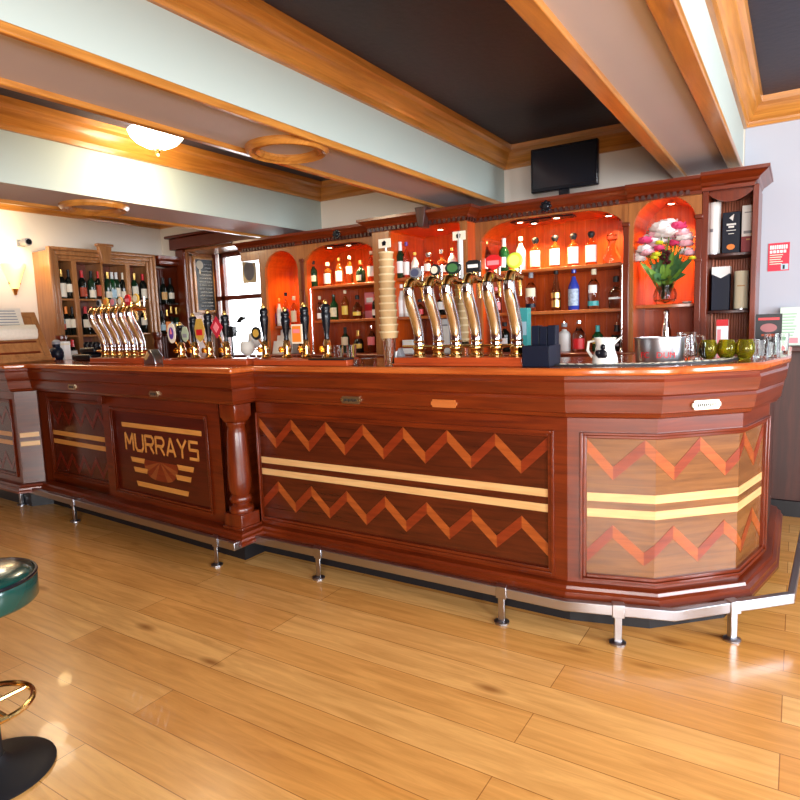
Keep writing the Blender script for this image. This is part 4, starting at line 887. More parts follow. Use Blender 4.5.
# ------------------------------------------------------------------ hand pumps
def pump_bank(px0, px1, Y, pumps, label, tray=None):
    x0, x1 = xat(px0, Y, WT), xat(px1, Y, WT); xc = (x0 + x1) / 2; dep = .12
    r = thing('hand_pump_bank', label, 'beer pumps', (xc, Y + dep / 2, WT))
    b = B(); b.box((x0 - xc, -dep / 2, 0), (x1 - xc, dep / 2, .03)); b.box((x0 - xc + .01, -dep / 2 + .012, .03), (x1 - xc - .01, dep / 2, .036)); b.build('wooden_plinth', w_plinth, r, bevel=.004)
    if tray:
        t0 = xat(tray, Y, WT) - xc; b = B(); b.box((t0, -dep / 2 - .03, .0305), (x1 - xc + .01, -dep / 2 + .05, .04)); b.build('drip_tray', m_black, r, bevel=.003); B().box((t0 - .003, -dep / 2 - .033, .04), (x1 - xc + .013, -dep / 2 - .027, .043)).build('tray_rim', m_gfoil, r)
    for px, pyt, clip in pumps:
        yy = Y + dep / 2; x = xat(px, yy, 1.35) - xc; ht = zat(px, pyt, yy) - WT
        b = B(); b.lathe([(.028, .036), (.03, .042), (.022, .05), (.02, .07), (.023, .075), (.023, .1), (.019, .106), (.019, .125), (.012, .135), (0, .136)], (x, 0, 0), 20); b.lathe([(.016, -.05), (.016, -.02), (0, -.02)], (x, 0, .085), 14, axis='Y')
        pb = b.build('brass_cylinder', m_brass, r, ang=.8)
        h0 = .13; L_ = ht - .018 - h0
        b = B(); b.lathe([(0, h0), (.012, h0), (.014, h0 + .04 * L_), (.011, h0 + .1 * L_), (.014, h0 + .22 * L_), (.019, h0 + .4 * L_), (.0235, h0 + .6 * L_), (.0245, h0 + .72 * L_), (.019, h0 + .78 * L_), (.0235, h0 + .84 * L_), (.0225, h0 + .93 * L_), (.014, h0 + .98 * L_), (0, h0 + L_)], (x, 0, 0), 20); hd = b.build('pump_handle', m_gblack, r, ang=1)
        b = B(); b.lathe([(.012, h0 + L_ - .004), (.013, ht - .012), (.008, ht - .004), (.004, ht), (0, ht)], (x, 0, 0), 14); b.build('finial', m_gfoil, hd)
        b = B(); b.tube([(x + .02, -.02, .11), (x + .028, -.03, .1), (x + .03, -.032, .06)], .006, 8); b.build('spout', m_brass, r)
        if clip:
            shp, m1, m2, wd, hg, zc = clip; yb = -.062; b = B(); b2 = B()
            if shp == 'oval': b.lathe([(0, yb - .006), (wd, yb - .006), (wd, yb), (0, yb)], (x, 0, zc), 26, axis='Y', sy=hg / wd); b2.lathe([(0, yb - .008), (wd * .6, yb - .008), (wd * .6, yb - .006), (0, yb - .006)], (x, 0, zc), 22, axis='Y', sy=hg / wd)
            elif shp == 'diamond': b.prism([(x, zc - hg), (x + wd, zc), (x, zc + hg), (x - wd, zc)], yb - .006, yb); b2.prism([(x, zc - hg * .5), (x + wd * .5, zc), (x, zc + hg * .5), (x - wd * .5, zc)], yb - .008, yb - .006)
            elif shp == 'shield': b.prism([(x - wd * .5, zc + hg), (x + wd * .5, zc + hg), (x + wd, zc + hg * .2), (x + wd * .8, zc - hg * .6), (x, zc - hg), (x - wd * .8, zc - hg * .6), (x - wd, zc + hg * .2)], yb - .006, yb); b2.box((x - wd * .6, yb - .008, zc - hg * .4), (x + wd * .6, yb - .006, zc + hg * .1))
            else: b.box((x - wd, yb - .006, zc - hg), (x + wd, yb, zc + hg)); b2.box((x - wd * .78, yb - .008, zc - hg * .82), (x + wd * .78, yb - .006, zc + hg * .82))
            cl = b.build('pump_clip', m1, r, bevel=.001); b2.build('clip_print', m2, cl)
            if shp == 'square': B().box((x - wd * .6, yb - .0092, zc + hg * .1), (x + wd * .6, yb - .0078, zc + hg * .5)).build('clip_heading', m_pink, cl)
            if shp == 'oval' and m1 is m_offw:
                B().prism([(x - wd * .3, zc - .005), (x + wd * .3, zc - .005), (x, zc + .03)], yb - .0095, yb - .0078).build('clip_emblem', m_pink, cl)
            B().tube([(x, -.02, .1), (x, yb, zc - hg * .3)], .005, 8).build('clip_stem', m_brass, cl)
    return r
pump_bank(163, 247, 2.47, [(180, 322, ('oval', m_offw, m_purple, .036, .06, .19)), (193.3, 313, ('shield', mat('sage print', srgb(176, 190, 160), .5), m_grey, .03, .045, .18)), (208, 309.5, ('shield', m_gold2, m_red, .042, .068, .2)), (225, 311, ('diamond', mat('crimson print', srgb(190, 40, 60), .4), m_pink, .05, .062, .215))], 'row of four black-handled hand pumps with coloured clips in front of the window')
pump_bank(253.5, 347, 2.475, [(264, 304, ('oval', m_black, m_gold2, .036, .036, .175)), (285.3, 307, None), (304.5, 302.5, ('square', m_offw, m_orange, .037, .05, .165)), (326, 299.5, None)], 'row of four black-handled hand pumps left of the tall cup tower', tray=312)
# ------------------------------------------------------------------ things on the bar
def on(px, Y, z=WT): return (xat(px, Y, z + .04), Y, z)
m_cupband = mat('pale cup rim', srgb(204, 182, 142), .6)
def cup_tower(px, Y, ztop_px, zc0, zc1, r0, r1, label, pole=False):
    x = xat(px, Y, 1.4); r = thing('cup_tower', label, 'stacked cups', (x, Y, WT))
    z0, z1 = zc0, zat(px, zc1, Y) - WT; zs = zat(px, ztop_px, Y) - WT
    B().lathe([(0, 0), (.024, 0), (.026, .004), (.032, z0 + .02), (.03, z0 + .02), (.024, .008), (0, .008)], n=24).build('glass_base', m_glass, r)
    n = max(6, int((z1 - z0) / .032))
    for k in range(n):
        a = z0 + (z1 - z0) * k / n; c = z0 + (z1 - z0) * (k + 1) / n; R = r0 + (r1 - r0) * k / n
        bb = B(); bb.lathe([(0, a), (R * .86, a + .001), (R * .97, c - .007)], n=22, mi=0); bb.lathe([(R * .97, c - .007), (R * 1.03, c - .006), (R * 1.05, c - .002), (R * 1.02, c + .001), (0, c + .001)], n=22, mi=1); bb.build('cup', [m_paperc, m_cupband], r, ang=.5)
    b = B().tube([(0, 0, z1), (0, 0, zs + .02)], .014 if pole else .006, 12); b.build('pole', m_frost if pole else m_steel, r)
    B().box((-.034, -.012, zs - .022), (.034, -.008, zs + .02)).build('sign_card', m_offw, r)
    B().prism([(-.012, zs - .012), (.006, zs - .012), (.01, zs + .004), (0, zs + .012), (-.014, zs + .004)], -.0135, -.0118).build('sign_emblem', m_gblack, r)
    return r
cup_tower(388, 2.56, 243, .13, 252, .046, .034, 'tall tower of stacked beige paper cups with small sign left of the big taps')
cup_tower(461.5, 2.80, 235.5, .08, 282, .034, .034, 'cup tower with white pole and small sign standing behind the big taps', True)
# black napkin caddy
xa = xat(522, 2.50, 1.16); xb = xat(549, 2.50, 1.16); w_ = xb - xa
r = thing('bar_caddy', 'glossy black bar caddy with tall compartments between the big taps and jug', 'caddy', ((xa + xb) / 2, 2.50 + .075, WT))
def openbox(b, x0, x1, y0, y1, z0, z1, t=.004):
    b.box((x0, y0, z0), (x1, y1, z0 + t)); b.box((x0, y0, z0), (x0 + t, y1, z1)); b.box((x1 - t, y0, z0), (x1, y1, z1)); b.box((x0, y0, z0), (x1, y0 + t, z1)); b.box((x0, y1 - t, z0), (x1, y1, z1))
b = B(); openbox(b, -w_ / 2, w_ / 2, -.075, .075, 0, .088); b.build('tray_box', m_navy, r, bevel=.002)
b = B()
for k in range(3): openbox(b, -w_ / 2 + .006 + k * .036, -w_ / 2 + .040 + k * .036, .02, .07, .004, .17 - .004 * (k % 2))
b.build('tall_compartment', m_navy, r, bevel=.002)
b = B(); b.box((-w_ / 2 + .012, -.06, .005), (w_ / 2 - .012, .0, .07)); b.build('napkin', m_black, r, bevel=.004)
# white water jug with dark bird print
x, y, z = on(605, 2.66); r = thing('water_jug', 'white pottery water jug with dark bird print on the bar', 'jug', (x, y, z))
B().lathe([(0, 0), (.045, 0), (.052, .01), (.05, .03), (.04, .06), (.037, .08), (.042, .102), (.046, .112), (.043, .112), (.036, .085), (.036, .07), (0, .06)], n=28).build('jug_body', m_ceram, r, ang=1)
b = B(); b.prism([(.03, .092), (.07, .118), (.062, .108), (.036, .08)], -.012, .012); b.build('spout', m_ceram, r, bevel=.003)
B().tube([(-.04, 0, .1), (-.068, 0, .095), (-.072, 0, .06), (-.052, 0, .03)], .006, 10).build('jug_handle', m_ceram, r)
b = B()
for cx_, cz_, a_, c_ in ((0, .045, .022, .02), (.004, .075, .01, .012), (-.016, .05, .012, .014)):
    b.lathe([(0, -.0545), (a_, -.048), (a_, -.044)], (cx_, 0, cz_), 18, axis='Y', sy=c_ / a_)
b.build('bird_print', m_gblack, r)
# steel ice bucket with red lettering
x, y, z = on(659, 2.86); r = thing('ice_bucket', 'oval steel ice bucket with red lettering on the bar below the flowers', 'bucket', (x, y, z))
B().lathe([(0, 0), (.088, 0), (.09, .004), (.094, .098), (.098, .1), (.098, .104), (.091, .104), (.086, .01), (0, .01)], n=40, sx=1.06, sy=.8).build('bucket_body', m_steel, r, ang=.7)
def wraptext(body, size, cx_, cz_, m_):
    c = bpy.data.curves.new('t', 'FONT'); c.body = body; c.size = size; c.extrude = .0006; c.align_x = 'CENTER'; c.align_y = 'CENTER'
    o = bpy.data.objects.new('t', c); COL.objects.link(o); bpy.context.view_layer.update(); me = bpy.data.meshes.new_from_object(o.evaluated_get(bpy.context.evaluated_depsgraph_get())); bpy.data.objects.remove(o)
    for v in me.vertices:
        a = cx_ + v.co.x / .094; rr = .0925 + (cz_ + v.co.y) * .035 + .0012 + v.co.z
        zv = cz_ + v.co.y; v.co = (1.06 * rr * math.sin(a), -.8 * rr * math.cos(a), zv)
    me.materials.clear(); me.materials.append(m_); o = bpy.data.objects.new('red_lettering', me); COL.objects.link(o); o.parent = r
wraptext('FC', .034, -.46, .03, m_red); wraptext('DUM', .034, .42, .03, m_red)
# glasses
def tumbler(px, Y, label, R=.03, h=.085, m_=m_glass, group=None, name='tumbler'):
    x, y, z = on(px, Y); r = B().lathe([(0, 0), (R * .85, 0), (R * .88, .004), (R, h), (R * .94, h), (R * .82, .01), (0, .01)], n=24).build(name, m_, ang=1)
    r.location = (x, y, z); tag(r, label, 'glass', group); return r
def olive(px, label):
    x, y, z = on(px, 3.0); r = thing('olive_glass', label, 'glass', (x, y, z), 0, 'olive green glasses on the bar')
    B().lathe([(0, .004), (.024, .006), (.036, .026), (.039, .045), (.035, .066), (.028, .084), (.0255, .084), (.032, .066), (.036, .045), (.034, .028), (.022, .013), (0, .011)], n=28).build('bowl', m_olive, r, ang=1)
    B().lathe([(0, 0), (.024, 0), (.022, .004), (.02, .008), (0, .008)], n=24).build('foot', m_olive, r)
olive(708, 'round olive green glass, first of three, next to the clear tumbler by the bucket'); olive(726.5, 'round olive green glass, middle of the three on the bar'); olive(745, 'round olive green glass, last of three, towards the end of the bar')
tumbler(701, 2.98, 'clear tumbler just left of the olive green glasses', .028, .075)
tumbler(760, 3.1, 'clear tumbler right of the last olive glass', .03, .08); tumbler(771, 3.18, 'clear tall tumbler below the black card near the bar end', .028, .1); tumbler(782, 3.5, 'clear tumbler at the very end of the bar', .03, .09)
x, y, z = on(686, 2.98); r = thing('glass_jug', 'clear glass jug right behind the steel ice bucket', 'jug', (x, y, z))
B().lathe([(0, 0), (.035, 0), (.045, .02), (.046, .06), (.036, .095), (.04, .12), (.037, .12), (.033, .095), (.043, .06), (.042, .022), (0, .012)], n=24).build('jug_body', m_glass, r, ang=1); B().tube([(.038, 0, .105), (.07, 0, .1), (.072, 0, .05), (.046, 0, .035)], .006, 10).build('jug_handle', m_glass, r)
def goblet(px, Y, label, R, zb, h):
    x, y, z = on(px, Y); r = thing('goblet', label, 'glass', (x, y, z))
    B().lathe([(0, 0), (.034, 0), (.034, .004), (.008, .01), (.006, zb - .012), (.012, zb), (0, zb)], n=24).build('stem', m_glass, r, ang=1)
    B().lathe([(0, zb), (R * .5, zb + .01), (R * .92, zb + h * .32), (R, zb + h * .55), (R * .9, zb + h * .85), (R * .78, zb + h), (R * .74, zb + h), (R * .92, zb + h * .55), (R * .84, zb + h * .33), (0, zb + .008)], n=28).build('bowl', mat('milky glass', (.9, .88, .8, 1), .12, 0, .35, 1.3), r, ang=1)
    B().lathe([(0, zb + .01), (R * .44, zb + .016), (R * .82, zb + h * .33), (R * .89, zb + h * .55), (R * .6, zb + h * .62), (0, zb + h * .66)], n=24).build('filling', mat('pale cream filling', srgb(236, 226, 196), .6), r)
goblet(248, 2.56, 'big round stemmed glass with pale filling between the two hand pump rows', .042, .045, .085)
goblet(256, 2.86, 'second round stemmed glass standing just behind the first in front of the window', .045, .075, .1)
x, y, z = on(368.5, 2.53); r = thing('steel_dish', 'small shiny steel dish on the bar edge left of the cup tower', 'dish', (x, y, z)); B().lathe([(0, 0), (.022, 0), (.034, .028), (.037, .034), (.034, .034), (.021, .006), (0, .005)], n=26).build('dish_bowl', m_chrome, r, ang=1); B().lathe([(.036, .032), (.039, .034), (.036, .036)], n=26).build('rolled_rim', m_chrome, r)
tumbler(356, 2.53, 'tiny shot glass beside the small steel dish', .014, .03); tumbler(339, 2.86, 'clear tumbler behind the rightmost black pump handle', .03, .09); tumbler(351.5, 2.86, 'clear tumbler behind the steel dish', .03, .09)
x, y, z = on(400.5, 2.60); r = thing('folded_cloth', 'grey folded cloth at the left end of the big tap plinth', 'cloth', (x, y, z)); b = B(); b.prism([(-.035, 0), (.03, 0), (.02, .04), (.0, .085), (-.02, .03)], -.02, .02); b.build('cloth_fold', m_grey, r, bevel=.006); b = B(); b.prism([(-.045, 0), (-.02, 0), (-.005, .07), (-.02, .06)], -.022, .01); b.build('white_fold', m_white, r, bevel=.004)
# patterned runner along the rounded end
bm_ = thing('bar_runner', 'black rubber bar mat with pale chain pattern along the rounded bar end', 'bar mat', (-.45, 2.75, WT))
PR = Path([(-.86, 2.60), (-.76, 2.60), (-.49, 2.67), (-.27, 2.88), (-.21, 3.12)])
B().pbox(PR, 0, PR.cum[-1], -.035, .035, WT + .0004, WT + .006).build('mat_base', m_black, bm_, world=True)
b = B(); t = .01
while t < PR.cum[-1] - .03:
    b.pbox(PR, t, t + .022, -.02, -.008, WT + .006, WT + .0075); b.pbox(PR, t + .012, t + .034, .008, .02, WT + .006, WT + .0075); t += .036
b.build('chain_pattern', m_offw, bm_, world=True)
# card stand and leaflets at the right
x, y, z = on(768, 3.62); r = thing('card_stand', 'black menu card in a clear stand at the end of the bar', 'menu card', (x, y, z), .05)
zb, zt = zat(768, 340, 3.62) - z, zat(768, 314, 3.62) - z; hw = .057
b = B(); b.box((-hw, -.03, 0), (hw, .03, .004)); b.box((-hw, -.002, .004), (hw, .002, zt)); b.build('clear_stand', m_glass, r)
c_ = B().box((-hw, -.006, zb), (hw, -.003, zt)).build('printed_card', m_black, r)
B().lathe([(0, -.0072), (.036, -.0072), (.036, -.006)], (0, 0, (zb + zt) / 2 - .004), 24, axis='Y', sy=.6).build('card_emblem', mat('dusty rose print', srgb(150, 90, 90), .5), c_)
B().box((-.045, -.0072, zt - .03), (.045, -.006, zt - .018)).build('card_heading', m_red, c_); B().box((-.03, -.0072, zb + .02), (.03, -.006, zb + .03)).build('card_footer', m_rust, c_)
for px, Y, hw, hh, m_, t in ((790, 4.56, .055, .235, mat('pale mint paper', srgb(206, 226, 210), .7), 'pale mint leaflet leaning on the wall ledge at the right'), (803, 4.60, .05, .2, m_white, 'white leaflet behind the mint one, cut off by the photo edge')):
    x = xat(px, Y, 1.2); r = thing('leaflet', t, 'leaflet', (x, Y, 1.096)); M = Matrix.Rotation(-.12, 4, 'X')
    B().box((-hw, -.002, 0), (hw, .002, hh)).xf(M).build('paper_sheet', m_, r)
    b = B()
    for k in range(8): b.box((-hw * .75, -.0032, hh * (.25 + .08 * k)), (hw * (.3 + .1 * (k % 4)), -.002, hh * (.25 + .08 * k) + .006))
    b.xf(M).build('printed_lines', mat('pale green print', srgb(140, 180, 150), .6), r)
    B().box((-hw * .8, -.0034, hh * .06), (hw * .8, -.002, hh * .2)).xf(M).build('printed_block', m_pink if px < 800 else m_grey, r)
# red poster on the wall
x0, x1 = xat(768, BY - .006, 1.64), xat(789.5, BY - .006, 1.64); zt, zb = zat(778, 243, BY), zat(778, 271, BY)
r = thing('poster', 'red and white notice taped on the wall right of the back bar', 'poster', ((x0 + x1) / 2, BY - .0075, (zt + zb) / 2)); w, h = x1 - x0, zt - zb
B().box((-w / 2, 0, -h / 2), (w / 2, .003, h / 2)).build('red_sheet', mat('poster red', srgb(206, 40, 64), .5), r)
b = B()
for k in range(8): b.box((-w * .42 + k * w * .105, -.0008, h * .28), (-w * .42 + k * w * .105 + w * .08, .0, h * .42)); 
for k in range(5): b.box((-w * .42 + k * w * .16, -.0008, h * .14), (-w * .42 + k * w * .16 + w * .12, 0, h * .24))
b.build('heading_print', m_white, r)
b = B()
for k in range(5): b.box((-w * .42, -.0008, h * (.06 - k * .08)), (w * (.2 - .05 * (k % 3)), 0, h * (.06 - k * .08) + .005))
b.build('printed_lines', m_offw, r); B().box((w * .12, -.001, -h * .46), (w * .46, 0, -h * .26)).build('photo_patch', m_paleb, r); B().box((w * .2, -.0016, -h * .44), (w * .3, -.0008, -h * .3)).build('dark_figure', m_black, r)
# ------------------------------------------------------------------ flowers
xv, yv = xat(665, 4.33, 1.5), 4.33
r = thing('vase', 'round ribbed glass vase on the niche shelf', 'vase', (xv, yv, 1.378)); rp = [(0, 0), (.05, 0), (.068, .03), (.07, .06), (.058, .095), (.05, .11), (.054, .125), (.05, .125), (.046, .11), (.064, .06), (.06, .03), (0, .012)]
B().lathe(rp, n=28).build('vase_body', m_glass, r, ang=1)
b = B()
for k in range(14):
    a = 2 * PI * k / 14; b.tube([(.066 * math.cos(a), .066 * math.sin(a), .028), (.071 * math.cos(a), .071 * math.sin(a), .055), (.061 * math.cos(a), .061 * math.sin(a), .09)], .004, 6)
b.build('cut_ribs', m_glass, r)
r = thing('flower_bouquet', 'bouquet of white and pink blooms with green leaves in the glass vase', 'flowers', (xv, yv, 1.378))
rnd = random.Random(5)
m_pet = mat('white petals', (.9, .84, .82, 1), .6); m_petp = mat('pink petals', srgb(226, 70, 120), .6); m_petl = mat('blush petals', srgb(246, 190, 200), .6); m_leaf = mat('leaf green', srgb(104, 140, 52), .5, var=.3, vscale=20); m_leafd = mat('dark leaf green', srgb(66, 106, 62), .5, var=.3, vscale=20); m_stem = mat('stem green', srgb(90, 120, 50), .6); m_yel = mat('yellow green bloom', srgb(196, 196, 40), .6); m_berry = mat('dark berries', srgb(60, 16, 24), .3)
def bloom(c, R, m_, nm='flower'):
    b = B(); base = Vector(c)
    for ring, (np_, tilt, ln) in enumerate(((5, .35, .75), (7, .85, .95), (8, 1.3, 1.0))):
        for k in range(np_):
            a = 2 * PI * k / np_ + ring * .5 + rnd.random() * .3; d = Vector((math.cos(a) * math.sin(tilt), math.sin(a) * math.sin(tilt), math.cos(tilt))); t = Vector((-math.sin(a), math.cos(a), 0)); n = d.cross(t)
            pts = []
            for u, wv in ((0, .12), (.45, .42), (.8, .4), (1, .12)):
                cc = base + d * R * ln * u + n * R * .18 * math.sin(u * PI) * -1
                pts.append((b.V(cc - t * R * wv), b.V(cc + Vector(n) * -.0015 * 1 + d * .001), b.V(cc + t * R * wv)))
            for A, Q in zip(pts, pts[1:]): b.face([A[0], A[1], Q[1], Q[0]]); b.face([A[1], A[2], Q[2], Q[1]])
    return b.build(nm, m_, r, ang=2)
def px_b(px, py, Y): h = hit(px, py, (0, Y, 0), (0, 1, 0)); return (h.x - xv, Y - yv, h.z - 1.378)
BL = [(661, 231, .050, 0), (668, 228, .050, 0), (674, 232, .048, 0), (664, 237, .05, 0), (671, 238, .05, 2), (678, 229, .04, 1), (656, 238, .042, 2), (650, 241, .04, 0), (684, 240, .044, 0), (680, 243, .04, 1), (645, 243, .036, 1), (645, 252, .042, 0), (641, 257, .044, 0), (648, 255, .036, 2), (686, 254, .036, 0), (690, 255, .03, 2), (676, 245, .034, 1), (671, 243, .034, 0), (659, 250, .026, 1), (653, 247, .036, 2), (682, 235, .036, 2), (640, 261, .03, 0), (658, 233, .045, 0), (666, 233, .048, 0), (662, 243, .04, 0), (669, 235, .045, 0), (653, 243, .038, 0), (676, 237, .045, 0), (686, 246, .035, 2)]
for i, (px, py, R, k) in enumerate(BL):
    Y = 4.24 + .08 * ((i * 7) % 5) / 4; R *= 1.55; p_ = px_b(px, py, Y); bloom(p_, R, (m_pet, m_petp, m_petl)[k])
    B().tube([p_, (p_[0] * .5, p_[1] * .5, p_[2] * .55), (p_[0] * .06, p_[1] * .1, .02)], .0035, 6).build('flower_stem', m_stem, r)
for px, py, R in ((659, 244, .03), (656, 256, .034), (654, 259, .03), (692, 259, .026)): bloom(px_b(px, py, 4.19), R, m_yel, 'filler_bloom')
b = B()
for i in range(26):
    px, py = 661 + rnd.random() * 9, 250 + rnd.random() * 14; q = px_b(px, py, 4.19 + rnd.random() * .03); b.lathe([(0, -.009), (.006, -.006), (.009, 0), (.006, .006), (0, .009)], q, 8)
b.build('berry_sprig', m_berry, r)
def leaf(tip, base, wd, m_):
    b = B(); p0, p1 = Vector(base), Vector(tip); d = p1 - p0; sd = d.cross(Vector((0, -1, .3))).normalized(); rows = []
    for u, wv in ((0, .1), (.25, .8), (.5, 1), (.75, .7), (1, .03)):
        c = p0 + d * u + Vector((0, -.012, .012)) * math.sin(u * PI); rows.append((b.V(c - sd * wd * wv), b.V(c + Vector((0, .004, -.003))), b.V(c + sd * wd * wv)))
    for A, Q in zip(rows, rows[1:]): b.face([A[0], A[1], Q[1], Q[0]]); b.face([A[1], A[2], Q[2], Q[1]])
    b.build('leaf', m_, r, ang=2)
for i, (px, py) in enumerate(((674, 252), (678, 256), (682, 262), (684, 268), (686, 274), (680, 275), (672, 276), (676, 264), (667, 280), (664, 272), (656, 268), (652, 264), (648, 268), (654, 274), (660, 280), (670, 262), (666, 268), (688, 262), (640, 262), (694, 257), (677, 270), (662, 264), (664, 248), (670, 250), (675, 247), (668, 256), (661, 258), (672, 258), (680, 250), (657, 262), (667, 246), (683, 256))):
    tp = px_b(px, py, 4.20 + .012 * (i % 6)); leaf(tp, (tp[0] * .15, tp[1] * .3, .11 + .02 * (i % 3)), .018 + .006 * (i % 3), m_leafd if i % 3 else m_leaf)
x = xat(687, 4.34, 1.39); o = B().lathe([(0, 0), (.02, 0), (.032, .01), (.03, .012), (.018, .004), (0, .004)], n=22).build('saucer', m_ceram); o.location = (x, 4.34, 1.378); tag(o, 'small white saucer right of the vase on the niche shelf', 'dish')
x = xat(666, 4.3, 1.2); r = thing('chrome_shaker', 'tall slim chrome flask standing under the flower shelf', 'flask', (x, 4.3, S3 + .001)); B().lathe([(0, 0), (.026, 0), (.03, .01), (.03, .13), (.022, .17), (.016, .2), (.016, .23), (0, .23)], n=24).build('flask_body', m_chrome, r, ang=.9); B().lathe([(0, .231), (.018, .231), (.018, .25), (.01, .262), (0, .264)], n=20).build('flask_cap', m_chrome, r)
# ------------------------------------------------------------------ television
r = thing('television', 'small black flat television standing on top of the back bar', 'television', (-1.365, 4.3, 2.106)); w, h = .455, .29; z0 = .068
B().box((-w / 2, -.02, z0), (w / 2, .025, z0 + h)).build('casing', m_gblack, r, bevel=.006); B().box((-w / 2 + .018, -.0215, z0 + .026), (w / 2 - .018, -.0195, z0 + h - .018)).build('screen', mat('dark screen', (.01, .011, .016, 1), .12), r)
B().lathe([(0, 0), (.09, 0), (.09, .008), (.03, .016), (0, .016)], n=28, sx=1.2, sy=.7).build('stand_base', m_gblack, r); B().box((-.035, -.01, .012), (.035, .012, z0 + .01)).build('stand_neck', m_gblack, r, bevel=.003)
# ------------------------------------------------------------------ window side things
xr = WL + .052
yy0, yy1, zt, zb = 4.705, 4.975, 2.108, 1.525
r = thing('chalkboard', 'tall chalkboard with white handwriting on the panelled window reveal', 'chalkboard', (xr, (yy0 + yy1) / 2, (zt + zb) / 2)); w, h = yy1 - yy0, zt - zb
B().box((.0, -w / 2 + .012, -h / 2 + .012), (.01, w / 2 - .012, h / 2 - .012)).build('slate', mat('slate board', srgb(54, 58, 62), .6, var=.25, vscale=12), r)
b = B(); b.box((0, -w / 2 - .014, -h / 2 - .014), (.018, -w / 2 + .014, h / 2 + .014)); b.box((0, w / 2 - .014, -h / 2 - .014), (.018, w / 2 + .014, h / 2 + .014)); b.box((0, -w / 2, -h / 2 - .014), (.018, w / 2, -h / 2 + .014)); b.box((0, -w / 2, h / 2 - .014), (.018, w / 2, h / 2 + .014)); b.build('wooden_frame', w_gold, r, bevel=.003)
b = B(); rc = random.Random(3)
for k in range(13):
    zc = h / 2 - .07 - k * .038; yq = -w / 2 + (.13 if k < 2 else .05) + rc.random() * .02
    while yq < w / 2 - .05:
        l = .008 + rc.random() * .016; a = rc.random() * .012 - .006
        b.tube([(.0112, yq, zc), (.0112, yq + l * .3, zc + .010 + a), (.0112, yq + l * .6, zc - .002), (.0112, yq + l, zc + .006 - a)], .0016, 5); yq += l + (.012 if rc.random() < .3 else .003)
b.build('chalk_text', mat('chalk', (.8, .8, .78, 1), .9), r)
b = B(); b.lathe([(0, .0125), (.048, .0125), (.048, .010)], (0, -w / 2 + .075, h / 2 - .075), 22, axis='X'); b.box((.0102, -w / 2 + .062, h / 2 - .17), (.0125, -w / 2 + .082, h / 2 - .11)); b.build('pale_sticker', m_offw, r)
x0, x1 = xat(242.5, 4.95, 1.9), xat(256, 4.95, 1.9); zt, zb = zat(249, 257, 4.95), zat(249, 283, 4.95)
r = thing('oval_plaque', 'grey oval picture on a pale board hung at the window', 'picture', ((x0 + x1) / 2, 4.95, (zt + zb) / 2)); w, h = x1 - x0, zt - zb
B().box((-w / 2, 0, -h / 2), (w / 2, .008, h / 2)).build('backing_board', mat('pale straw board', srgb(224, 208, 170), .7), r); B().lathe([(0, -.008), (w * .36, -.006), (w * .4, 0)], (0, 0, -.01), 28, axis='Y', sy=1.25).build('oval_centre', m_grey, r); B().tube([(0, .004, h / 2), (0, .02, 2.15 - (zt + zb) / 2)], .002, 6).build('hanging_cord', m_black, r)
x = xat(231.5, 4.86, 1.3); zt, zb = zat(231.5, 328, 4.86), zat(231.5, 345, 4.86)
r = thing('desk_lamp', 'small black lamp with bent arm on the window sill', 'lamp', (x, 4.86, WZ0 + .021)); b = B(); b.lathe([(0, 0), (.06, 0), (.06, .01), (.012, .02), (0, .02)], n=22); b.build('lamp_base', m_black, r)
b = B(); b.box((-.05, -.03, zt - WZ0 - .12), (.05, .03, zt - WZ0)); b.tube([(0, 0, .02), (0, 0, zt - WZ0 - .1)], .01, 10); b.build('black_box', m_black, r, bevel=.006)
b = B(); b.tube([(.05, 0, zt - WZ0 - .1), (.13, 0, zt - WZ0 - .0), (.16, 0, zt - WZ0 + .06)], .006, 8); b.tube([(.10, 0, zt - WZ0 + .04), (.16, 0, zt - WZ0 + .075), (.22, 0, zt - WZ0 + .08)], [.014, .026, .012], 12); b.build('lamp_arm', m_black, r, ang=1)
# ------------------------------------------------------------------ left end of the bar
x, y, z = on(57.5, 2.9); r = thing('blue_jug', 'round dark blue jug at the left end of the bar by the lectern', 'jug', (x, y, z)); B().lathe([(0, 0), (.045, 0), (.062, .03), (.064, .06), (.05, .09), (.03, .105), (.034, .13), (.03, .13), (.026, .105), (0, .1)], n=26).build('jug_body', m_navy, r, ang=1); B().lathe([(.03, .128), (.036, .13), (.034, .15), (.02, .165), (0, .168)], n=20).build('jug_lid', m_grey, r)
x, y, z = on(66, 2.95); r = thing('white_carton', 'plain white carton beside the dark blue jug', 'box', (x, y, z), .2); B().box((-.025, -.03, 0), (.025, .03, .15)).build('carton_body', m_white, r, bevel=.002); B().box((-.026, -.031, .12), (.026, .031, .135)).build('tape_band', m_offw, r)
x, y, z = on(89, 2.85); r = thing('coffee_machine', 'black rounded machine on the bar behind the left tap bank', 'machine', (x, y, z)); b = B(); b.box((-.13, -.07, 0), (.12, .09, .05)); b.box((-.1, -.02, .05), (.1, .09, .1)); b.build('housing', m_gblack, r, bevel=.015); b = B()
for sx in (-.06, .0, .06): b.lathe([(0, .1), (.028, .1), (.03, .125), (.02, .142), (0, .145)], (sx, .03, 0), 18)
b.build('round_lid', m_gblack, r)
x, y, z = on(154, 2.52); r = thing('menu_holder', 'slanted grey metal menu holder right of the left tap bank', 'holder', (x, y, z)); b = B(); b.prism([(-.06, 0), (.06, 0), (.045, .05), (.0, .095), (-.055, .04)], -.035, .035); b.build('holder_body', m_steel, r, bevel=.004)
b = B()
for k in range(4): b.prism([(-.052 + k * .011, .045 + k * .01), (-.047 + k * .011, .05 + k * .01), (-.03 + k * .011, .03 + k * .01), (-.035 + k * .011, .025 + k * .01)], -.037, -.034)
b.build('menu_cards', m_tan, r)
